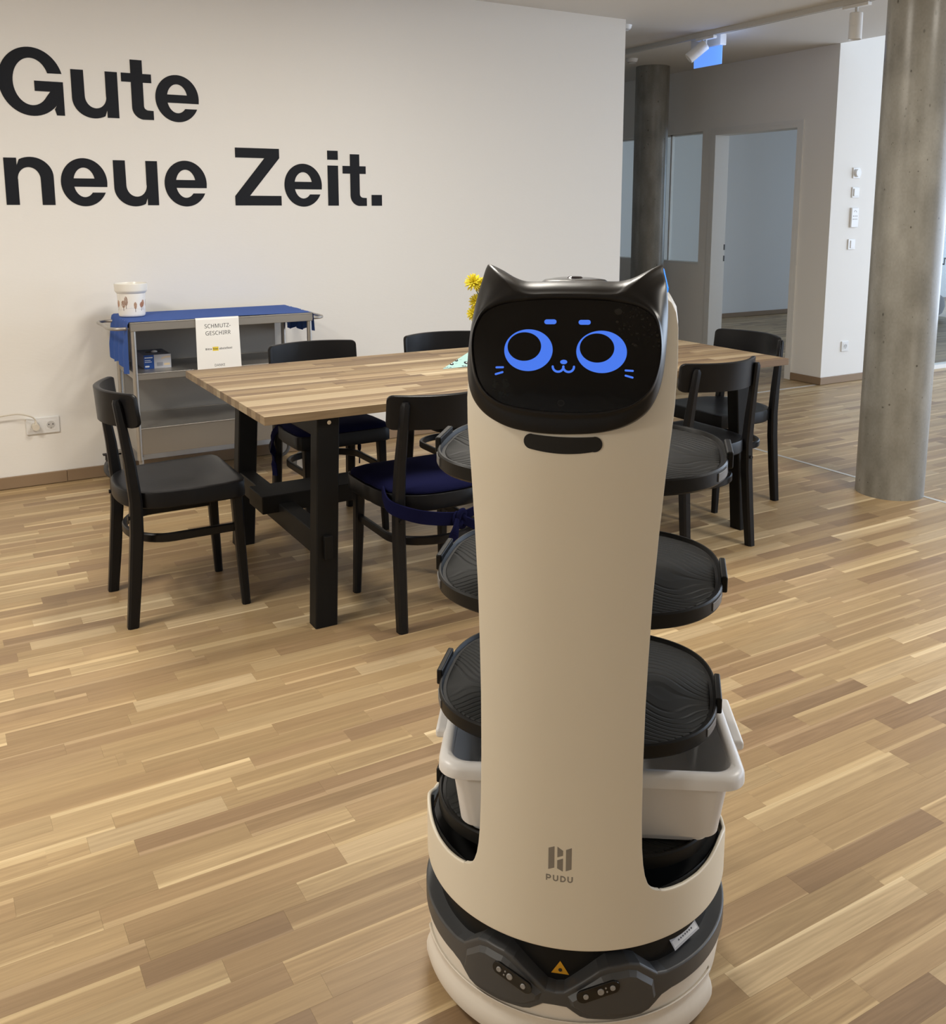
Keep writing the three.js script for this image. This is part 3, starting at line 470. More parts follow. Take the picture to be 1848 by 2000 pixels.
// ------------------------------------------------------------------ wall plates
function plate(parent, x0, x1, y0, y1, z, depth = 0.009) { const w = x1 - x0, h = y1 - y0; return obj('cover_plate', extrude(roundedShape(w, h, 0.004), 0.0035, 0.003, 2).translate((x0 + x1) / 2, (y0 + y1) / 2, z + 0.003), M.plasticWhite, parent); }
function socketInsert(parent, x, y, z) {
  const ring = new THREE.RingGeometry(0.0195, 0.0215, 32); obj('insert', extrude(roundedShape(0.05, 0.05, 0.003), 0.001, 0.0004).translate(x, y, z), M.plasticWhite, parent);
  obj('well', new THREE.CylinderGeometry(0.0195, 0.0195, 0.0012, 32).rotateX(Math.PI / 2).translate(x, y, z + 0.0014), std(0.55, 0.54, 0.52, 0.5), parent);
  for (const s of [-1, 1]) obj('contact_hole', new THREE.CylinderGeometry(0.003, 0.003, 0.0008, 12).rotateX(Math.PI / 2).translate(x + s * 0.0095, y + 0.003, z + 0.0022), M.darkPlastic, parent);
  obj('earth_clip', box(x - 0.002, x + 0.002, y - 0.0195, y - 0.012, z + 0.0018, z + 0.0026), M.steel, parent);
}
{
  const t = thing('wall_socket', 'double white wall socket low on the white wall by the floor', 'socket', [0.477, 0.306, WZ]);
  plate(t, -0.077, 0.077, -0.042, 0.042, 0); socketInsert(t, 0.036, 0, 0.0095); socketInsert(t, -0.036, 0, 0.0095);
  const p = thing('power_plug', 'cream power plug with cable in the left half of the double socket', 'plug', [0.441, 0.306, WZ + 0.012]);
  obj('plug_body', new THREE.CylinderGeometry(0.0165, 0.0185, 0.034, 28).rotateX(Math.PI / 2).translate(0, 0, 0.017), std(0.66, 0.60, 0.50, 0.5), p);
  obj('strain_relief', new THREE.CylinderGeometry(0.005, 0.008, 0.024, 14).translate(0.002, 0.022, 0.022), std(0.66, 0.60, 0.50, 0.5), p);
  obj('cable', tube([V(0.002, 0.028, 0.022), V(-0.004, 0.045, 0.024), V(-0.03, 0.062, 0.026), V(-0.075, 0.075, 0.026), V(-0.14, 0.072, 0.022), V(-0.22, 0.06, 0.018), V(-0.34, 0.02, 0.012), V(-0.45, -0.12, 0.008), V(-0.5, -0.298, 0.02)], 0.0035, 60, 8), std(0.60, 0.55, 0.46, 0.5), p);
}
{
  const x = 6.387, z = RZ;
  const a = thing('thermostat', 'white room thermostat with round dial, topmost of the wall controls', 'thermostat', [x, 1.659, z]);
  plate(a, -0.041, 0.041, -0.041, 0.041, 0); obj('dial', cyl(0.031, 0.029, 0.02, 0, 0, 0, 36).rotateX(Math.PI / 2).translate(0.002, 0, 0.009), M.plasticWhite, a);
  const b = thing('light_switch', 'white rocker switch directly below the round thermostat dial', 'switch', [x + 0.003, 1.51, z]);
  plate(b, -0.041, 0.041, -0.041, 0.041, 0); obj('rocker', rbox(-0.028, 0.028, -0.029, 0.029, 0.008, 0.017, 0.003), M.plasticWhite, b);
  const c = thing('control_panel', 'tall white wall panel with small button dots on the sunlit wall', 'panel', [x + 0.004, 1.315, z]);
  obj('panel_body', extrude(roundedShape(0.083, 0.153, 0.006), 0.009, 0.004, 2).translate(0, 0, 0.004), M.plasticWhite, c);
  for (let i = 0; i < 3; i++) for (let j = 0; j < 2; j++) obj('button', cyl(0.004, 0.004, 0.002, 0, 0, 0, 12).rotateX(Math.PI / 2).translate(-0.02 + i * 0.02, 0.012 - j * 0.024, 0.017), M.lightGrey, c);
  obj('arch_mark', new THREE.TorusGeometry(0.013, 0.0015, 6, 24, Math.PI).translate(0, 0.042, 0.0172), M.lightGrey, c);
  const d = thing('light_switch', 'white switch with paler inset rocker below the tall button panel', 'switch', [x - 0.006, 1.107, z]);
  plate(d, -0.041, 0.041, -0.041, 0.041, 0); obj('rocker', rbox(-0.018, 0.02, -0.03, 0.03, 0.008, 0.015, 0.003), M.white, d);
  const e = thing('wall_socket', 'single white wall socket near the floor on the bright wall beside the column', 'socket', [x - 0.006, 0.294, z]);
  plate(e, -0.041, 0.041, -0.041, 0.041, 0); socketInsert(e, 0, 0, 0.0095);
}

// ------------------------------------------------------------------ ceiling fittings
{
  const t = thing('light_track', 'long white ceiling light track leading towards the back wall', 'track', [4.92, CEIL, 0]);
  obj('rail', merge([box(-0.018, -0.006, -0.034, 0, -8.6, 3.5), box(0.006, 0.018, -0.034, 0, -8.6, 3.5), box(-0.006, 0.006, -0.01, 0, -8.6, 3.5)]), std(0.62, 0.61, 0.58, 0.5), t);
  const spot = (z, aim, label) => {
    const s = thing('track_spotlight', label, 'spotlight', [4.92, CEIL - 0.034, z]);
    obj('adapter', rbox(-0.018, 0.018, -0.02, 0, -0.09, 0.09, 0.004), M.white, s); obj('stem', cyl(0.009, 0.009, 0.035, 0, -0.055, 0, 14), M.trim, s);
    const h = new THREE.Group(); h.name = 'head'; h.position.set(0, -0.05, 0); h.quaternion.setFromUnitVectors(V(0, -1, 0), V(...aim).normalize()); s.add(h);
    obj('lamp_body', lathe([[0.002, 0], [0.036, 0], [0.038, -0.003], [0.038, -0.075], [0.0365, -0.0755], [0.0365, -0.078], [0.038, -0.0785], [0.038, -0.15], [0.036, -0.152], [0.031, -0.15], [0.029, -0.12], [0.002, -0.115]].reverse(), 40), M.white, h);
  };
  spot(-5.17, [-0.62, -0.62, -0.42], 'white track spotlight tilted sideways beside the glowing blue emergency sign');
  spot(-3.92, [0, -1, 0], 'white cylinder track spotlight pointing straight down near the concrete column');
  const e = thing('emergency_sign', 'glowing blue emergency exit plate under a white housing on the ceiling', 'sign', [5.06, CEIL + 0.0, -5.29], 0);
  obj('housing', rbox(-0.03, 0.03, -0.08, 0, -0.15, 0.15, 0.006), M.white, e);
  const plateMat = std(0.10, 0.22, 0.6, 0.3, { emissive: new THREE.Color().setRGB(0.14, 0.34, 1.0), emissiveIntensity: 0.8 });
  obj('lit_plate', rbox(-0.004, 0.004, -0.208, -0.08, -0.14, 0.14, 0.002), plateMat, e);
  const l = new THREE.PointLight(new THREE.Color().setRGB(0.3, 0.5, 1.0), 0.04, 0, 2); l.name = 'emergency_sign_glow'; l.position.set(4.99, CEIL - 0.16, -5.06); l.castShadow = true; l.shadow.radius = 2; scene.add(l);
  for (const [x, z, la] of [[5.25, -6.37, 'small white smoke detector on the ceiling beside the far column'], [4.27, -5.27, 'small white ceiling sensor near the end of the text wall']]) { const s = thing('smoke_detector', la, 'detector', [x, CEIL, z]); obj('housing', lathe([[0, -0.035], [0.03, -0.034], [0.045, -0.02], [0.05, 0]], 32), M.white, s); obj('sensor_ring', new THREE.TorusGeometry(0.034, 0.003, 8, 32).rotateX(Math.PI / 2).translate(0, -0.03, 0), M.lightGrey, s); }
  // flat ceiling panels over the dining area, outside the frame
  const glow = std(0.9, 0.9, 0.88, 0.6, { emissive: new THREE.Color().setRGB(1, 0.9, 0.76), emissiveIntensity: 2 });
  PANELS.forEach(([x, z], i) => { const p = thing('ceiling_panel_light', ['flat square ceiling light panel over the left chair', 'flat square ceiling light panel over the dining table', 'flat square ceiling light panel in the left corner of the dining area', 'flat square ceiling light panel over the open floor beside the concrete column'][i], 'ceiling light', [x, CEIL, z]); obj('panel_frame', merge([box(-0.31, 0.31, -0.03, 0, -0.31, -0.295), box(-0.31, 0.31, -0.03, 0, 0.295, 0.31), box(-0.31, -0.295, -0.03, 0, -0.295, 0.295), box(0.295, 0.31, -0.03, 0, -0.295, 0.295)]), M.white, p); obj('lamp_diffuser', box(-0.295, 0.295, -0.026, -0.02, -0.295, 0.295), glow, p); });
}
{ // upholstered pouf in the back room
  const t = thing('round_pouf', 'dark grey rounded pouf stool behind the glass front', 'stool', [11.12, 0, -7.52]);
  obj('cushion_body', lathe([[0, 0.02], [0.13, 0.022], [0.2, 0.08], [0.225, 0.17], [0.205, 0.27], [0.14, 0.325], [0, 0.34]], 40), std(0.05, 0.055, 0.062, 0.9), t); obj('foot_ring', cyl(0.11, 0.11, 0.02, 0, 0, 0, 28), M.darkPlastic, t);
}

// ------------------------------------------------------------------ serving robot
const ROB = [0.972, 0, -1.291], RT = -42.2 * D2R, RS = 0.2725;
const robot = thing('serving_robot', 'cream white serving robot with black cat face screen and four black trays', 'robot', ROB, RT);
robot.updateMatrixWorld(true);
const invR = robot.matrixWorld.clone().invert(), eyeL = V(0, EYE, 0).applyMatrix4(invR);
const rayL = (x, y) => pixelRay(x, y).transformDirection(invR);
const ph = (deg, R = RS) => deg * D2R * R;           // angle round the robot -> unrolled x
{
  // base drum, drive wheels, dark recess
  obj('base_body', lathe([[0.0, 0.03], [0.25, 0.03], [0.260, 0.034], [0.2655, 0.05], [0.270, 0.085], [0.2712, 0.12], [0.262, 0.126], [0, 0.126]], 128), M.shellBase, robot);
  for (const s of [-1, 1]) obj('wheel', new THREE.CylinderGeometry(0.07, 0.07, 0.03, 32).rotateZ(Math.PI / 2).translate(s * 0.19, 0.07, 0), M.rubber, robot);
  for (const z of [-0.17, 0.17]) obj('wheel', new THREE.CylinderGeometry(0.022, 0.022, 0.02, 20).rotateZ(Math.PI / 2).translate(0.03, 0.022, z), M.rubber, robot);
  obj('recess', lathe([[0.262, 0.127], [0.2525, 0.129], [0.249, 0.135], [0.249, 0.178], [0.236, 0.195], [0.236, 0.245], [0.2648, 0.252], [0.2605, 0.2615], [0, 0.2615]], 96), M.trayBlack, robot);
  obj('tray_well', new THREE.LatheGeometry([[0.2648, 0.251], [0.2648, 0.297], [0.2605, 0.297], [0.2605, 0.258]].map(p => new THREE.Vector2(...p)), 80, -80 * D2R, 160 * D2R), Object.assign(M.trayBlack.clone(), { side: THREE.DoubleSide }), robot);
  // bumper lip round the front
  const bp = [[0.258, 0.0770], [0.2695, 0.0785], [0.2728, 0.0828], [0.2742, 0.0834], [0.2750, 0.0822], [0.2732, 0.0765], [0.2722, 0.0715], [0.2735, 0.065], [0.2772, 0.0575], [0.2800, 0.047], [0.2798, 0.034], [0.277, 0.024], [0.270, 0.018], [0.25, 0.017]];
  obj('bumper', toCreasedNormals(grid(140, bp.length - 1, (u, v) => { const a = (u * 2 - 1) * 68 * D2R, e = clamp((1 - Math.abs(u * 2 - 1)) / 0.035, 0, 1), k = Math.sin(e * Math.PI / 2); const p = bp[Math.round(v * (bp.length - 1))], r = 0.258 + (p[0] - 0.258) * k, y = p[1]; return [r * Math.sin(a), y, r * Math.cos(a)]; }), 0.55), M.shellBase, robot);
  // grey sensor band with V-shaped front
  const top = [[0, 0.135], [3, 0.137], [14.5, 0.178], [18, 0.184], [25, 0.186], [29, 0.181], [36, 0.154], [40, 0.150], [60, 0.148], [90, 0.147], [180, 0.147]];
  const bot = [[0, 0.110], [4, 0.109], [8.5, 0.094], [11, 0.0905], [20, 0.0865], [30, 0.087], [33, 0.091], [38, 0.109], [42, 0.113], [60, 0.113], [90, 0.112], [180, 0.112]];
  const side = (a, s) => a.map(([p, y]) => [ph(s * p), y]);
  const band = shapeOf([...side(bot.slice(1), -1).reverse(), ...side(bot, 1), ...side(top.slice(1), 1).reverse(), ...side(top, -1)]);
  obj('sensor_band', wrapCyl(extrude(band, 0.03, 0.004, 3), RS).clone().applyMatrix4(new THREE.Matrix4().makeScale(0.899, 1, 0.899)), M.grey, robot);
  for (const s of [-1, 1]) {
    const poly = [[2.5, 0.1335], [14.6, 0.1755], [18, 0.181], [25, 0.183], [28.5, 0.178], [35.5, 0.150], [37, 0.113], [32, 0.0905], [29, 0.088], [12, 0.091], [9, 0.095], [4, 0.1105]].map(([p, y]) => [ph(s * p), y]); if (s < 0) poly.reverse();
    const pod = obj('sensor_housing', wrapCyl(extrude(shapeOf(poly), 0.004, 0.0145, 1).translate(0, 0, -0.0085), RS, 0.012), M.grey, robot);
    const m = new THREE.Group(); m.name = 'camera_window'; pod.add(m); const a = s * 14.2 * D2R; m.position.set(Math.sin(a) * (RS + 0.009), 0.1485, Math.cos(a) * (RS + 0.009)); m.rotation.set(0, a, s * 19 * D2R, 'YXZ');
    obj('window_glass', extrude(stadium(0.072, 0.0225), 0.002, 0.001), phys(0.006, 0.006, 0.006, 0.12), m);
    for (const [x, r] of [[-0.021 * s, 0.0042], [0.004 * s, 0.0052], [0.024 * s, 0.0042]]) obj('lens', lathe([[0, 0.0012], [r * 0.55, 0.0012], [r * 0.6, 0.0018], [r, 0.0018], [r, 0]], 20).rotateX(Math.PI / 2).translate(x, 0, 0.003), M.lightGrey, m);
    for (const y of [-0.0035, 0.0035]) obj('sensor_dot', new THREE.CylinderGeometry(0.0014, 0.0014, 0.001, 10).rotateX(Math.PI / 2).translate(0.0135 * s, y, 0.0035), M.lightGrey, m);
  }
  // laser warning triangle and rating label in the recess
  const tri = obj('warning_triangle', wrapCyl(extrude(shapeOf([[-0.0145, 0], [0.0145, 0], [0, 0.0235]]), 0.0006), 0.2495, 0).translate(0, 0.1475, 0), std(0.72, 0.36, 0.02, 0.5), robot); tri.rotation.y = 1.3 * D2R;
  obj('hazard_symbol', new THREE.CylinderGeometry(0.003, 0.003, 0.0006, 12).rotateX(Math.PI / 2).translate(0, 0.155, 0.2505), M.darkPlastic, tri);
  const labelTex = canvasTex(256, 128, (c, w, h) => { c.fillStyle = '#b9b9bd'; c.fillRect(0, 0, w, h); c.fillStyle = '#8e8e94'; for (const y of [14, 30, 46]) c.fillRect(14, y, 150, 5); c.fillStyle = '#2a2a2c'; for (let i = 0; i < 9; i++) c.fillRect(20 + i * 20, 66, 14, 13); c.fillStyle = '#ececec'; c.fillRect(10, 88, 236, 30); c.fillStyle = '#555'; for (let i = 0; i < 7; i++) c.fillRect(60 + i * 22, 98, 14, 7); });
  const lab = obj('rating_label', new THREE.PlaneGeometry(0.072, 0.042), new THREE.MeshStandardMaterial({ map: labelTex, roughness: 0.5, side: THREE.DoubleSide }), robot); lab.position.set(0.197, 0.178, 0.142); lab.rotation.set(-0.75, 56 * D2R, 0, 'YXZ');

  // one-piece white shell: skirt, notches and pillar, unrolled and wrapped round
  const lerpT = (tb, x) => { if (x <= tb[0][0]) return tb[0][1]; for (let i = 1; i < tb.length; i++) if (x <= tb[i][0]) { const t = (x - tb[i - 1][0]) / (tb[i][0] - tb[i - 1][0]); return tb[i - 1][1] + (tb[i][1] - tb[i - 1][1]) * t; } return tb[tb.length - 1][1]; };
  const A0 = 36.5, rim = [[36.5, 0.3005], [38, 0.2985], [41, 0.296], [47, 0.2935], [55, 0.2935], [62, 0.297], [68, 0.303], [73, 0.307], [78, 0.306], [84, 0.293], [92, 0.275], [102, 0.268], [180, 0.266]];
  const half = [[0.3005, A0], [0.3015, 35.9], [0.3035, 34.7], [0.307, 33.4], [0.312, 32.2], [0.3205, 31.1], [0.335, 30.0], [0.355, 29.2], [0.385, 28.6], [0.43, 28.2], [0.52, 28.0], [0.62, 28.2], [0.7, 28.7], [0.8, 29.6], [0.9, 31.1], [0.99, 32.8], [1.05, 34.3], [1.09, 35.2], [1.15, 35.8], [1.2, 35.6], [1.222, 34.6], [1.237, 32.8], [1.245, 30.5]];
  const lean = y => y > 1.035 ? -(y - 1.035) * (y - 1.035) / (0.06 + (y - 1.035)) * 0.47 : 0;
  const rowsA = [[0.2165, -0.007], [0.2108, -0.0058], [0.2105, -0.0015], [0.2118, -0.0003], [0.2135, 0]];
  for (let i = 1; i <= 6; i++) rowsA.push([0.2135 + (0.3005 - 0.2135) * i / 6, 0]);
  for (const h of half.slice(1)) rowsA.push([h[0], 0]);
  rowsA.push([1.2475, -0.002], [1.2475, -0.006], [1.244, -0.007]);
  const fr = [-1, -1, -0.9985, -0.996]; for (let i = -38; i <= 38; i++) fr.push(i / 38 * 0.985); fr.push(0.996, 0.9985, 1, 1);
  const shellGeo = [grid(fr.length - 1, rowsA.length - 1, (u, v) => {
    const i = Math.round(u * (fr.length - 1)), [y, ro] = rowsA[Math.round(v * (rowsA.length - 1))]; const j = Math.min(i, fr.length - 1 - i);
    const free = y > 0.3012, edge = free ? [-0.007, -0.0018, -0.0005, 0][Math.min(j, 3)] : 0; const a = lerpT(half, y) * fr[i] * D2R, r = RS + Math.min(ro, edge);
    return [r * Math.sin(a), y, r * Math.cos(a) + lean(y)];
  })];
  const NR = 9; shellGeo.push(grid(170, NR + 8, (u, v) => {
    const deg = A0 + u * (360 - 2 * A0), T = lerpT(rim, deg > 180 ? 360 - deg : deg), k = Math.round(v * (NR + 8)); const low = [[0.2165, -0.007], [0.2108, -0.0058], [0.2105, -0.0015], [0.2118, -0.0003]], up = [[T - 0.0012, -0.0002], [T, -0.0016], [T, -0.0055], [T - 0.004, -0.007], [T - 0.05, -0.007]];
    const [y, ro] = k < 4 ? low[k] : k > NR + 3 ? up[k - NR - 4] : [0.2135 + (T - 0.003 - 0.2135) * (k - 4) / (NR - 1), 0]; const a = deg * D2R, r = RS + ro;
    return [r * Math.sin(a), y, r * Math.cos(a)];
  }));
  obj('shell', merge(shellGeo), Object.assign(M.shell, { side: THREE.DoubleSide }), robot);
  // slot under the chin
  const sl = new THREE.Shape(); sl.moveTo(-0.045, 0.0125); sl.quadraticCurveTo(0, 0.0095, 0.045, 0.0125); sl.absarc(0.0465, 0.0015, 0.0115, Math.PI / 2, -Math.PI / 2 - 0.2, true); sl.quadraticCurveTo(0, -0.0185, -0.0485, -0.0098); sl.absarc(-0.0465, 0.0015, 0.0115, -Math.PI / 2 + 0.2, -Math.PI * 1.5, true);
  obj('speaker_slot', wrapCyl(extrude(sl, 0.0004, 0.0003).translate(-0.002, 1.0385, 0), RS, 0.01), std(0.006, 0.006, 0.006, 0.7), robot);
  // printed emblem and word mark low on the shell
  const e = [[[0, 0], [0.0095, 0.004], [0.0095, 0.041], [0, 0.037]], [[0.014, 0.0225], [0.023, 0.0265], [0.023, 0.035], [0.014, 0.041]], [[0.014, 0.0035], [0.023, -0.001], [0.023, 0.0215], [0.014, 0.0175]], [[0.0275, 0], [0.0365, 0.004], [0.0365, 0.041], [0.0275, 0.037]]];
  const ink = std(0.27, 0.245, 0.21, 0.5), em = new THREE.Group(); em.name = 'emblem'; robot.add(em);
  e.forEach(p => obj('emblem_bar', wrapCyl(extrude(shapeOf(p), 0.0003).translate(-0.0135, 0.351, 0), RS, 0.012), ink, em));
  const st = 0.0021, hgt = 0.0105, ring = (cx, cy, ro, a0, a1) => { const o = []; for (let i = 0; i <= 14; i++) { const a = (a0 + (a1 - a0) * i / 14) * D2R; o.push([cx + ro * Math.cos(a), cy + ro * Math.sin(a)]); } for (let i = 14; i >= 0; i--) { const a = (a0 + (a1 - a0) * i / 14) * D2R; o.push([cx + (ro - st) * Math.cos(a), cy + (ro - st) * Math.sin(a)]); } return shapeOf(o); };
  const rc = (a, b, c, d) => shapeOf([[a, c], [b, c], [b, d], [a, d]]);
  const P = x => [rc(x, x + st, 0, hgt), rc(x + st, x + 0.0045, hgt - st, hgt), rc(x + st, x + 0.0045, hgt - 0.0072, hgt - 0.0051), ring(x + 0.0045, hgt - 0.0036, 0.0036, -90, 90)];
  const U = x => [rc(x, x + st, 0.004, hgt), rc(x + 0.0064, x + 0.0085, 0.004, hgt), ring(x + 0.00425, 0.00425, 0.00425, 180, 360)];
  const Dl = x => [rc(x, x + st, 0, hgt), rc(x + st, x + 0.0035, 0, st), rc(x + st, x + 0.0035, hgt - st, hgt), ring(x + 0.0035, hgt / 2, hgt / 2, -90, 90)];
  for (const sh of [P(-0.0205), U(-0.0095), Dl(0.0022), U(0.0133)]) obj('letter', merge(sh.map(s => wrapCyl(extrude(s, 0.0003, 0, 1, 6).translate(0.0035, 0.3315, 0), RS, 0.008))), ink, em);
}
// trays
const superE = (a, b, n) => tt => { const t = tt * 2 * Math.PI, c = Math.cos(t), s = Math.sin(t); return [a * Math.sign(c) * Math.pow(Math.abs(c), 2 / n), b * Math.sign(s) * Math.pow(Math.abs(s), 2 / n)]; };
const waveTex = dataTex(1024, 1024, (x, y) => { const u = x / 1024, v = y / 1024; const w = v * 30 + 2.2 * Math.sin(u * 8 + v * 6) + 1.4 * Math.sin(u * 15 - v * 11) + 3.0 * n1(u * 4, v * 4); const f = Math.abs((w % 1) - 0.5) * 2; const s = 255 * (1 - Math.pow(clamp(1 - f * 2.4, 0, 1), 1.0)); return [s, s, s]; }, false);
const trayMat = phys(0.016, 0.017, 0.017, 0.58, { specularIntensity: 0.5, bumpMap: waveTex, bumpScale: 0.0016 });
function tray(y, tz, lit) {
  const g = new THREE.Group(); g.name = 'tray'; g.position.set(0, y, tz); robot.add(g);
  const A = 0.25, B = 0.218, n = 2.75, N = 96, ringAt = (k, yy) => { const o = []; for (let i = 0; i < N; i++) { const p = superE(A - k, B - k, n)(i / N); o.push([p[0], yy, p[1]]); } return o.reverse(); };
  obj('tray_body', loft([ringAt(0.06, -0.03), ringAt(0.004, -0.028), ringAt(0, -0.024), ringAt(0, -0.003), ringAt(0.002, 0), ringAt(0.0045, 0), ringAt(0.0065, -0.003), ringAt(0.0075, -0.007), ringAt(0.02, -0.008)], true, true, 0.6), M.trayBlack, g);
  const m = loft([ringAt(0.0125, -0.0079), ringAt(0.013, -0.0062), ringAt(0.0145, -0.0055), ringAt(0.1, -0.0055), ringAt(0.18, -0.0055)], false, true, 0.9); { const p = m.attributes.position, uv = m.attributes.uv; for (let i = 0; i < p.count; i++) uv.setXY(i, p.getX(i) / 0.5 + 0.5, p.getZ(i) / 0.5 + 0.5); }
  obj('tray_mat', m, trayMat, g);
  for (const s of [-1, 1]) {
    obj('side_clip', rbox(s > 0 ? 0.2455 : -0.2565, s > 0 ? 0.2565 : -0.2455, -0.018, 0.011, -0.045, 0.05, 0.003), M.trayBlack, g);
    obj('end_tab', rbox(-0.04, 0.04, -0.012, 0.008, s * 0.212 - 0.008, s * 0.212 + 0.008, 0.003).translate(s * 0.0 + 0.075, 0, 0), M.trayBlack, g);
    const strip = []; for (let i = 0; i <= 10; i++) { const p = superE(A + 0.0006, B + 0.0006, n)((s > 0 ? 0.042 + i * 0.0035 : 0.458 - i * 0.0035)); strip.push(V(p[0], -0.0135, p[1])); } if (lit) obj('light_strip', ribbon(strip, 0.002, 0.014), std(0.16, 0.155, 0.15, 0.45), g);
  }
  obj('mount', rbox(-0.06, 0.06, -0.03, -0.008, 0.19, 0.268 - tz - 0.012, 0.004), M.trayBlack, g);
}
for (const y of [0.966, 0.747, 0.524]) tray(y, -0.028, true);
tray(0.33, -0.02, false);

// head: black surround, screen, ears, lit ear edges, white hood and top sensor
{
  const al = 22 * D2R, O = V(0, 1.06, 0.293), US = V(0, Math.cos(al), -Math.sin(al)), NN = V(0, Math.sin(al), Math.cos(al));
  const onPlane = (x, y, n) => { const d = rayL(x, y), t = (n - eyeL.clone().sub(O).dot(NN)) / d.dot(NN), p = eyeL.clone().addScaledVector(d, t).sub(O); return [p.x, p.dot(US)]; };
  const at = (X, S, N) => O.clone().addScaledVector(US, S).addScaledVector(NN, N).add(V(X, 0, 0));
  const back = py => py > 760 ? -0.018 - 0.012 * (848 - py) / 88 : py > 560 ? -0.03 - 0.012 * (760 - py) / 200 : -0.042 - 0.035 * (560 - py) / 45;
  const px = [[1115, 848], [1180, 843], [1228, 828], [1264, 803], [1284, 772], [1295, 735], [1301, 690], [1304.5, 640], [1305, 590], [1302, 555], [1297, 533], [1293.5, 517], [1288, 518.5], [1266, 528.5], [1238, 542.5], [1212, 549], [1160, 548.5], [1090, 548.5], [1030, 549.5], [1008, 542.5], [982, 527.5], [961, 517.5], [955, 515.5], [951, 521], [942.5, 546], [930, 590], [920, 640], [914.5, 690], [913, 720], [916.5, 755], [928, 785], [951, 811], [992, 833], [1050, 845]];
  const spx = [[1116, 805], [1192, 801], [1238, 787], [1269, 762], [1284, 728], [1291, 687], [1288, 649], [1278, 621], [1256, 603], [1205, 589], [1106, 584], [1036, 586], [977, 595], [946, 611], [930, 637], [924, 668], [926.5, 706], [935, 740], [951, 766], [980, 786], [1036, 799]];
  // 3D control points: (X, S, N)
  const oc = px.map(([x, y]) => { const n = back(y), [X, S] = onPlane(x, y, n); return V(X, S, n); });
  const scr = r => -0.010 * r * r;                  // screen is slightly domed
  const sc = spx.map(([x, y]) => { const [X, S] = onPlane(x, y, scr(1)); return V(X, S, scr(1)); });
  const dense = (c, k) => new THREE.CatmullRomCurve3(c, true, 'centripetal').getPoints(k);
  const C0 = V(0, 0.108, 0), od = new THREE.CatmullRomCurve3(oc, true, 'centripetal').getSpacedPoints(1100), sd = dense(sc, 700);
  const byAngle = pts => pts.map(p => [Math.atan2(p.y - C0.y, p.x - C0.x), p]).sort((a, b) => a[0] - b[0]);
  const find = (list, a) => { let lo = 0, hi = list.length - 1; if (a <= list[0][0] || a >= list[hi][0]) return list[0][1]; while (hi - lo > 1) { const m = (lo + hi) >> 1; list[m][0] < a ? lo = m : hi = m; } const t = (a - list[lo][0]) / Math.max(1e-9, list[hi][0] - list[lo][0]); return list[lo][1].clone().lerp(list[hi][1], t); };
  const sl = byAngle(sd), step = 4, outer = []; for (let i = 0; i < 1100; i += step) outer.push(od[i]);
  const inner = outer.map(p => find(sl, Math.atan2(p.y - C0.y, p.x - C0.x)));
  const rings = [], RN = 14;
  rings.push(outer.map((p, i) => { const q = inner[i]; return at(q.x, q.y, q.z - 0.004); }));
  for (let j = 0; j <= RN; j++) { const r = j / RN; rings.push(outer.map((p, i) => { const q = inner[i], X = q.x + (p.x - q.x) * r, S = q.y + (p.y - q.y) * r; const lip = 0.004 * Math.exp(-Math.pow((r - 0.12) / 0.12, 2)); const pr = Math.pow(r, 2.1); return at(X, S, q.z + (p.z - q.z) * pr + lip * (j ? 1 : 0.3)); })); }
  for (let k = 1; k <= 5; k++) { const d = [0, 0.0025, 0.008, 0.02, 0.04, 0.06][k], sh = [1, 0.997, 0.994, 0.99, 0.975, 0.95][k]; rings.push(outer.map(p => at(C0.x + (p.x - C0.x) * sh, C0.y + (p.y - C0.y) * sh - (p.y > 0.2 ? (k > 1 ? 0.01 * (k - 1) * clamp((p.y - 0.19) / 0.05, 0, 1) * 0.5 : 0) : 0), p.z - d))); }
  const head = obj('head', loft(rings.map(r => r.map(v => [v.x, v.y, v.z])), false, true, -1), M.headBlack, robot);
  // screen with its display
  const toUV = ([X, S]) => [(X + 0.16) / 0.32, S / 0.24];
  const W = 1536, Hh = 1152;
  const display = (ctx, dust) => {
    const P = (x, y) => { const [u, v] = toUV(onPlane(x, y, -0.003)); return [u * W, (1 - v) * Hh]; };
    const poly = (pts) => { ctx.beginPath(); pts.forEach(([x, y], i) => { const [a, b] = P(x, y); i ? ctx.lineTo(a, b) : ctx.moveTo(a, b); }); ctx.closePath(); ctx.fill(); };
    const ell = (cx, cy, rx, ry) => { const o = []; for (let i = 0; i < 64; i++) o.push([cx + rx * Math.cos(i / 64 * 6.2832), cy + ry * Math.sin(i / 64 * 6.2832)]); poly(o); };
    const pill = (x0, y0, x1, y1, r) => { const a = Math.atan2(y1 - y0, x1 - x0), o = []; for (let i = 0; i <= 12; i++) { const t = a - Math.PI / 2 + Math.PI * i / 12; o.push([x1 + r * Math.cos(t), y1 + r * Math.sin(t)]); } for (let i = 0; i <= 12; i++) { const t = a + Math.PI / 2 + Math.PI * i / 12; o.push([x0 + r * Math.cos(t), y0 + r * Math.sin(t)]); } poly(o); };
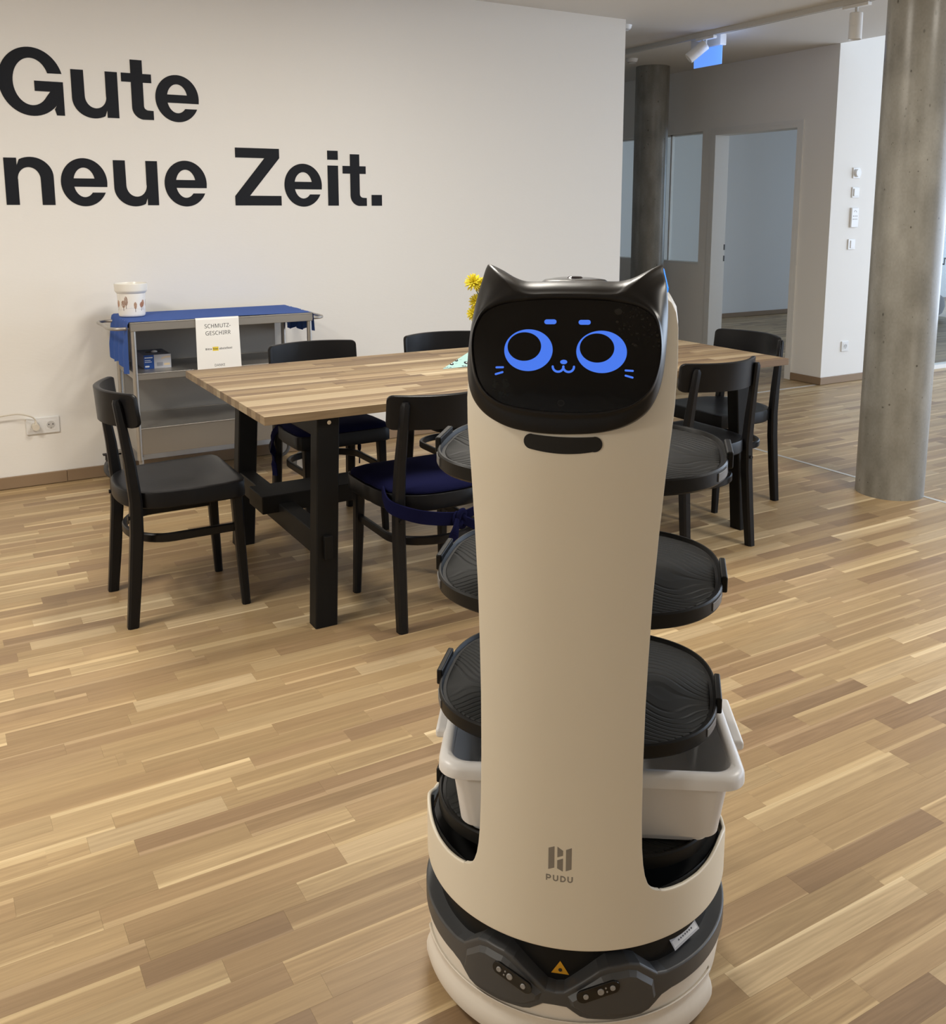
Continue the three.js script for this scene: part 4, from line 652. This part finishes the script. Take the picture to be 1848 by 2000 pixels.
    if (!dust) {
      ctx.fillStyle = '#000'; ctx.fillRect(0, 0, W, Hh); const blue = '#4a7cf0'; ctx.fillStyle = blue;
      ell(1032.3, 683.9, 47.7, 41); ell(1175.3, 687.3, 49.4, 41.6);
      ctx.fillStyle = '#000'; ell(1024.3, 676.8, 33, 28); ell(1166.4, 680, 33.6, 28.6);
      ctx.fillStyle = blue; pill(1068, 628, 1082, 628, 5); pill(1135, 629, 1149, 629, 5); ell(1101.5, 707.7, 7, 4.4);
      const m = []; for (let i = 0; i <= 18; i++) { const a = Math.PI * i / 18; m.push([1090.5 - 10.5 * Math.cos(a), 716.5 + 10 * Math.sin(a)]); } for (let i = 0; i <= 18; i++) { const a = Math.PI * i / 18; m.push([1111 - 10.5 * Math.cos(a), 717 + 10 * Math.sin(a)]); } for (let i = 0; i < m.length - 1; i++) pill(...m[i], ...m[i + 1], 2.2);
      pill(969, 716.5, 982, 716.5, 2); pill(967.5, 729.5, 981, 726, 2); pill(1222, 723, 1236, 723.5, 2); pill(1222, 733, 1235.5, 736.5, 2);
    } else {
      ctx.fillStyle = '#0d0d0e'; ctx.fillRect(0, 0, W, Hh); let q = 17; const rn = () => (q = (q * 16807) % 2147483647) / 2147483647;
      for (let i = 0; i < 120; i++) { const a = Math.pow(rn(), 0.7), cx = 1200 + 88 * a + 6 * rn(), cy = 592 + 85 * rn(); if (cy < 585 + (cx - 1200) * 0.25 || cx > 1290) continue; const s = 30 + Math.floor(rn() * 34); ctx.fillStyle = `rgb(${s},${s - 2},${s - 6})`; ctx.globalAlpha = 0.55; ell(cx, cy, 0.5 + rn() * rn() * 3.6, 0.5 + rn() * rn() * 3.2); }
      ctx.fillStyle = '#3a3936'; ctx.globalAlpha = 0.6; ell(1208, 607, 7, 6.5);
      ctx.fillStyle = '#222629'; for (let i = 0; i < 60; i++) { ctx.globalAlpha = 0.10; ell(955 + rn() * 38, 735 + rn() * 45, 2 + rn() * 7, 2 + rn() * 6); } for (let i = 0; i < 16; i++) { ctx.globalAlpha = 0.10; ell(955 + rn() * 70, 605 + rn() * 30, 3 + rn() * 5, 3 + rn() * 5); }
      ctx.globalAlpha = 0.9; ctx.fillStyle = '#242424'; ell(1095, 786, 7.5, 6.5); ctx.fillStyle = '#151515'; ell(1095, 786, 4.5, 4); ctx.globalAlpha = 1;
    }
  };
  const texE = canvasTex(W, Hh, c => display(c, false)), texD = canvasTex(W, Hh, c => display(c, true));
  const srings = []; for (let j = 0; j <= 12; j++) { const r = 1 - j / 12 * 0.985; srings.push(outer.filter((_, i) => i % 2 === 0).map((p, i) => { const q = inner[i * 2]; return V(C0.x + (q.x - C0.x) * r, C0.y + (q.y - C0.y) * r, scr(r) - 0.0006); })); }
  const sg = loft(srings.map(r => r.map(v => { const p = at(v.x, v.y, v.z); return [p.x, p.y, p.z]; })), false, true, 1.2);
  { const p = sg.attributes.position, uv = sg.attributes.uv, v = V(0, 0, 0); for (let i = 0; i < p.count; i++) { v.fromBufferAttribute(p, i).sub(O); uv.setXY(i, ...toUV([v.x, v.dot(US)])); } }
  obj('display_screen', sg, new THREE.MeshPhysicalMaterial({ map: texD, roughness: 0.16, specularIntensity: 0.55, emissive: new THREE.Color(1, 1, 1), emissiveMap: texE, emissiveIntensity: 0.85 }), head);
  // lit blue edges behind the ears
  const led = std(0.02, 0.10, 0.35, 0.4, { emissive: new THREE.Color().setRGB(0.01, 0.26, 1.0), emissiveIntensity: 1.0 });
  for (const ids of [[11, 10, 9], [22, 23, 24]]) { const pts = ids.map(i => at(C0.x + (oc[i].x - C0.x) * 1.004, oc[i].y - 0.006, oc[i].z - 0.012)); obj('ear_light', ribbon(new THREE.CatmullRomCurve3(pts).getPoints(16), 0.005, 0.010), led, head); }
  obj('edge_button', rbox(-0.003, 0.003, -0.004, 0.004, -0.003, 0.003, 0.001).translate(...at(oc[6].x - 0.004, oc[6].y + 0.012, oc[6].z + 0.004).toArray()), M.chrome, head);
  // hood
  const hood = [], HN = 64, lev = [[1.03, 0.144, 0.2, 0.222], [1.05, 0.150, 0.172, 0.221], [1.08, 0.154, 0.135, 0.214], [1.12, 0.1565, 0.10, 0.199], [1.17, 0.158, 0.078, 0.178], [1.205, 0.1575, 0.068, 0.162], [1.226, 0.1545, 0.066, 0.153], [1.243, 0.145, 0.068, 0.146], [1.253, 0.138, 0.072, 0.142], [1.2585, 0.128, 0.08, 0.138], [1.2595, 0.10, 0.09, 0.135]];
  for (const [y, w, zb, zf] of lev) { const r = [], d = (zf - zb) / 2, zc = (zf + zb) / 2; for (let i = 0; i < HN; i++) { const t = i / HN * 2 * Math.PI, c = Math.cos(t), s = Math.sin(t); r.push([w * Math.sign(c) * Math.pow(Math.abs(c), 0.32), y, zc - d * Math.sign(s) * Math.pow(Math.abs(s), 0.45)]); } hood.push(r); }
  obj('hood', loft(hood, true, true, 0.9), M.shell, robot);
  const ls = new THREE.Group(); ls.name = 'top_sensor'; ls.position.set(-0.004, 1.2592, 0.11); robot.add(ls);
  obj('sensor_disc', lathe([[0, 0.010], [0.03, 0.0098], [0.048, 0.007], [0.056, 0.001], [0.058, -0.004]], 48), phys(0.03, 0.03, 0.032, 0.25, { clearcoat: 0.6 }), ls);
  obj('lens', lathe([[0, 0.0125], [0.010, 0.0122], [0.013, 0.0095]], 28), phys(0.012, 0.008, 0.02, 0.08), ls);
}

// ------------------------------------------------------------------ plastic tub on the lowest tray
{
  const t = thing('plastic_tub', 'white plastic tub standing in the lowest tray of the robot', 'tub');
  robot.localToWorld(t.position.set(0.019, 0.3255, -0.004)); t.rotation.y = RT + 7.5 * D2R;
  const rr2 = (w, d, r, y) => { const o = [], n = 8; for (const [sx, sz, a0] of [[1, 1, 0], [-1, 1, 90], [-1, -1, 180], [1, -1, 270]]) for (let i = 0; i <= n; i++) { const a = (a0 + 90 * i / n) * D2R; o.push([sx * (w - r) + r * Math.cos(a), y, sz * (d - r) + r * Math.sin(a)]); } return o.reverse(); };
  const Hb = 0.135;
  const m = phys(0.78, 0.77, 0.76, 0.35, { transmission: 0.0 });
  obj('tub_body', loft([rr2(0.19, 0.135, 0.03, 0), rr2(0.205, 0.15, 0.03, 0.002), rr2(0.207, 0.152, 0.032, 0.012), rr2(0.219, 0.158, 0.032, 0.014), rr2(0.235, 0.172, 0.035, Hb), rr2(0.231, 0.168, 0.033, Hb), rr2(0.209, 0.154, 0.03, 0.016), rr2(0.2, 0.145, 0.03, 0.005)], true, true, 0.8), m, t);
  obj('rim', loft([rr2(0.2320, 0.169, 0.034, Hb - 0.004), rr2(0.2320, 0.169, 0.034, Hb + 0.004), rr2(0.2350, 0.172, 0.035, Hb + 0.008), rr2(0.2410, 0.178, 0.037, Hb + 0.0095), rr2(0.2500, 0.187, 0.04, Hb + 0.007), rr2(0.2540, 0.191, 0.042, Hb), rr2(0.2545, 0.1915, 0.042, Hb - 0.014), rr2(0.2520, 0.189, 0.042, Hb - 0.014), rr2(0.2510, 0.188, 0.042, Hb - 0.004)], false, false, 0.9), m, t);
  for (const s of [-1, 1]) obj('handle', rbox(s > 0 ? 0.247 : -0.269, s > 0 ? 0.269 : -0.247, Hb - 0.012, Hb + 0.006, -0.075, 0.075, 0.006, 3), m, t);
}
renderer.render(scene, camera);
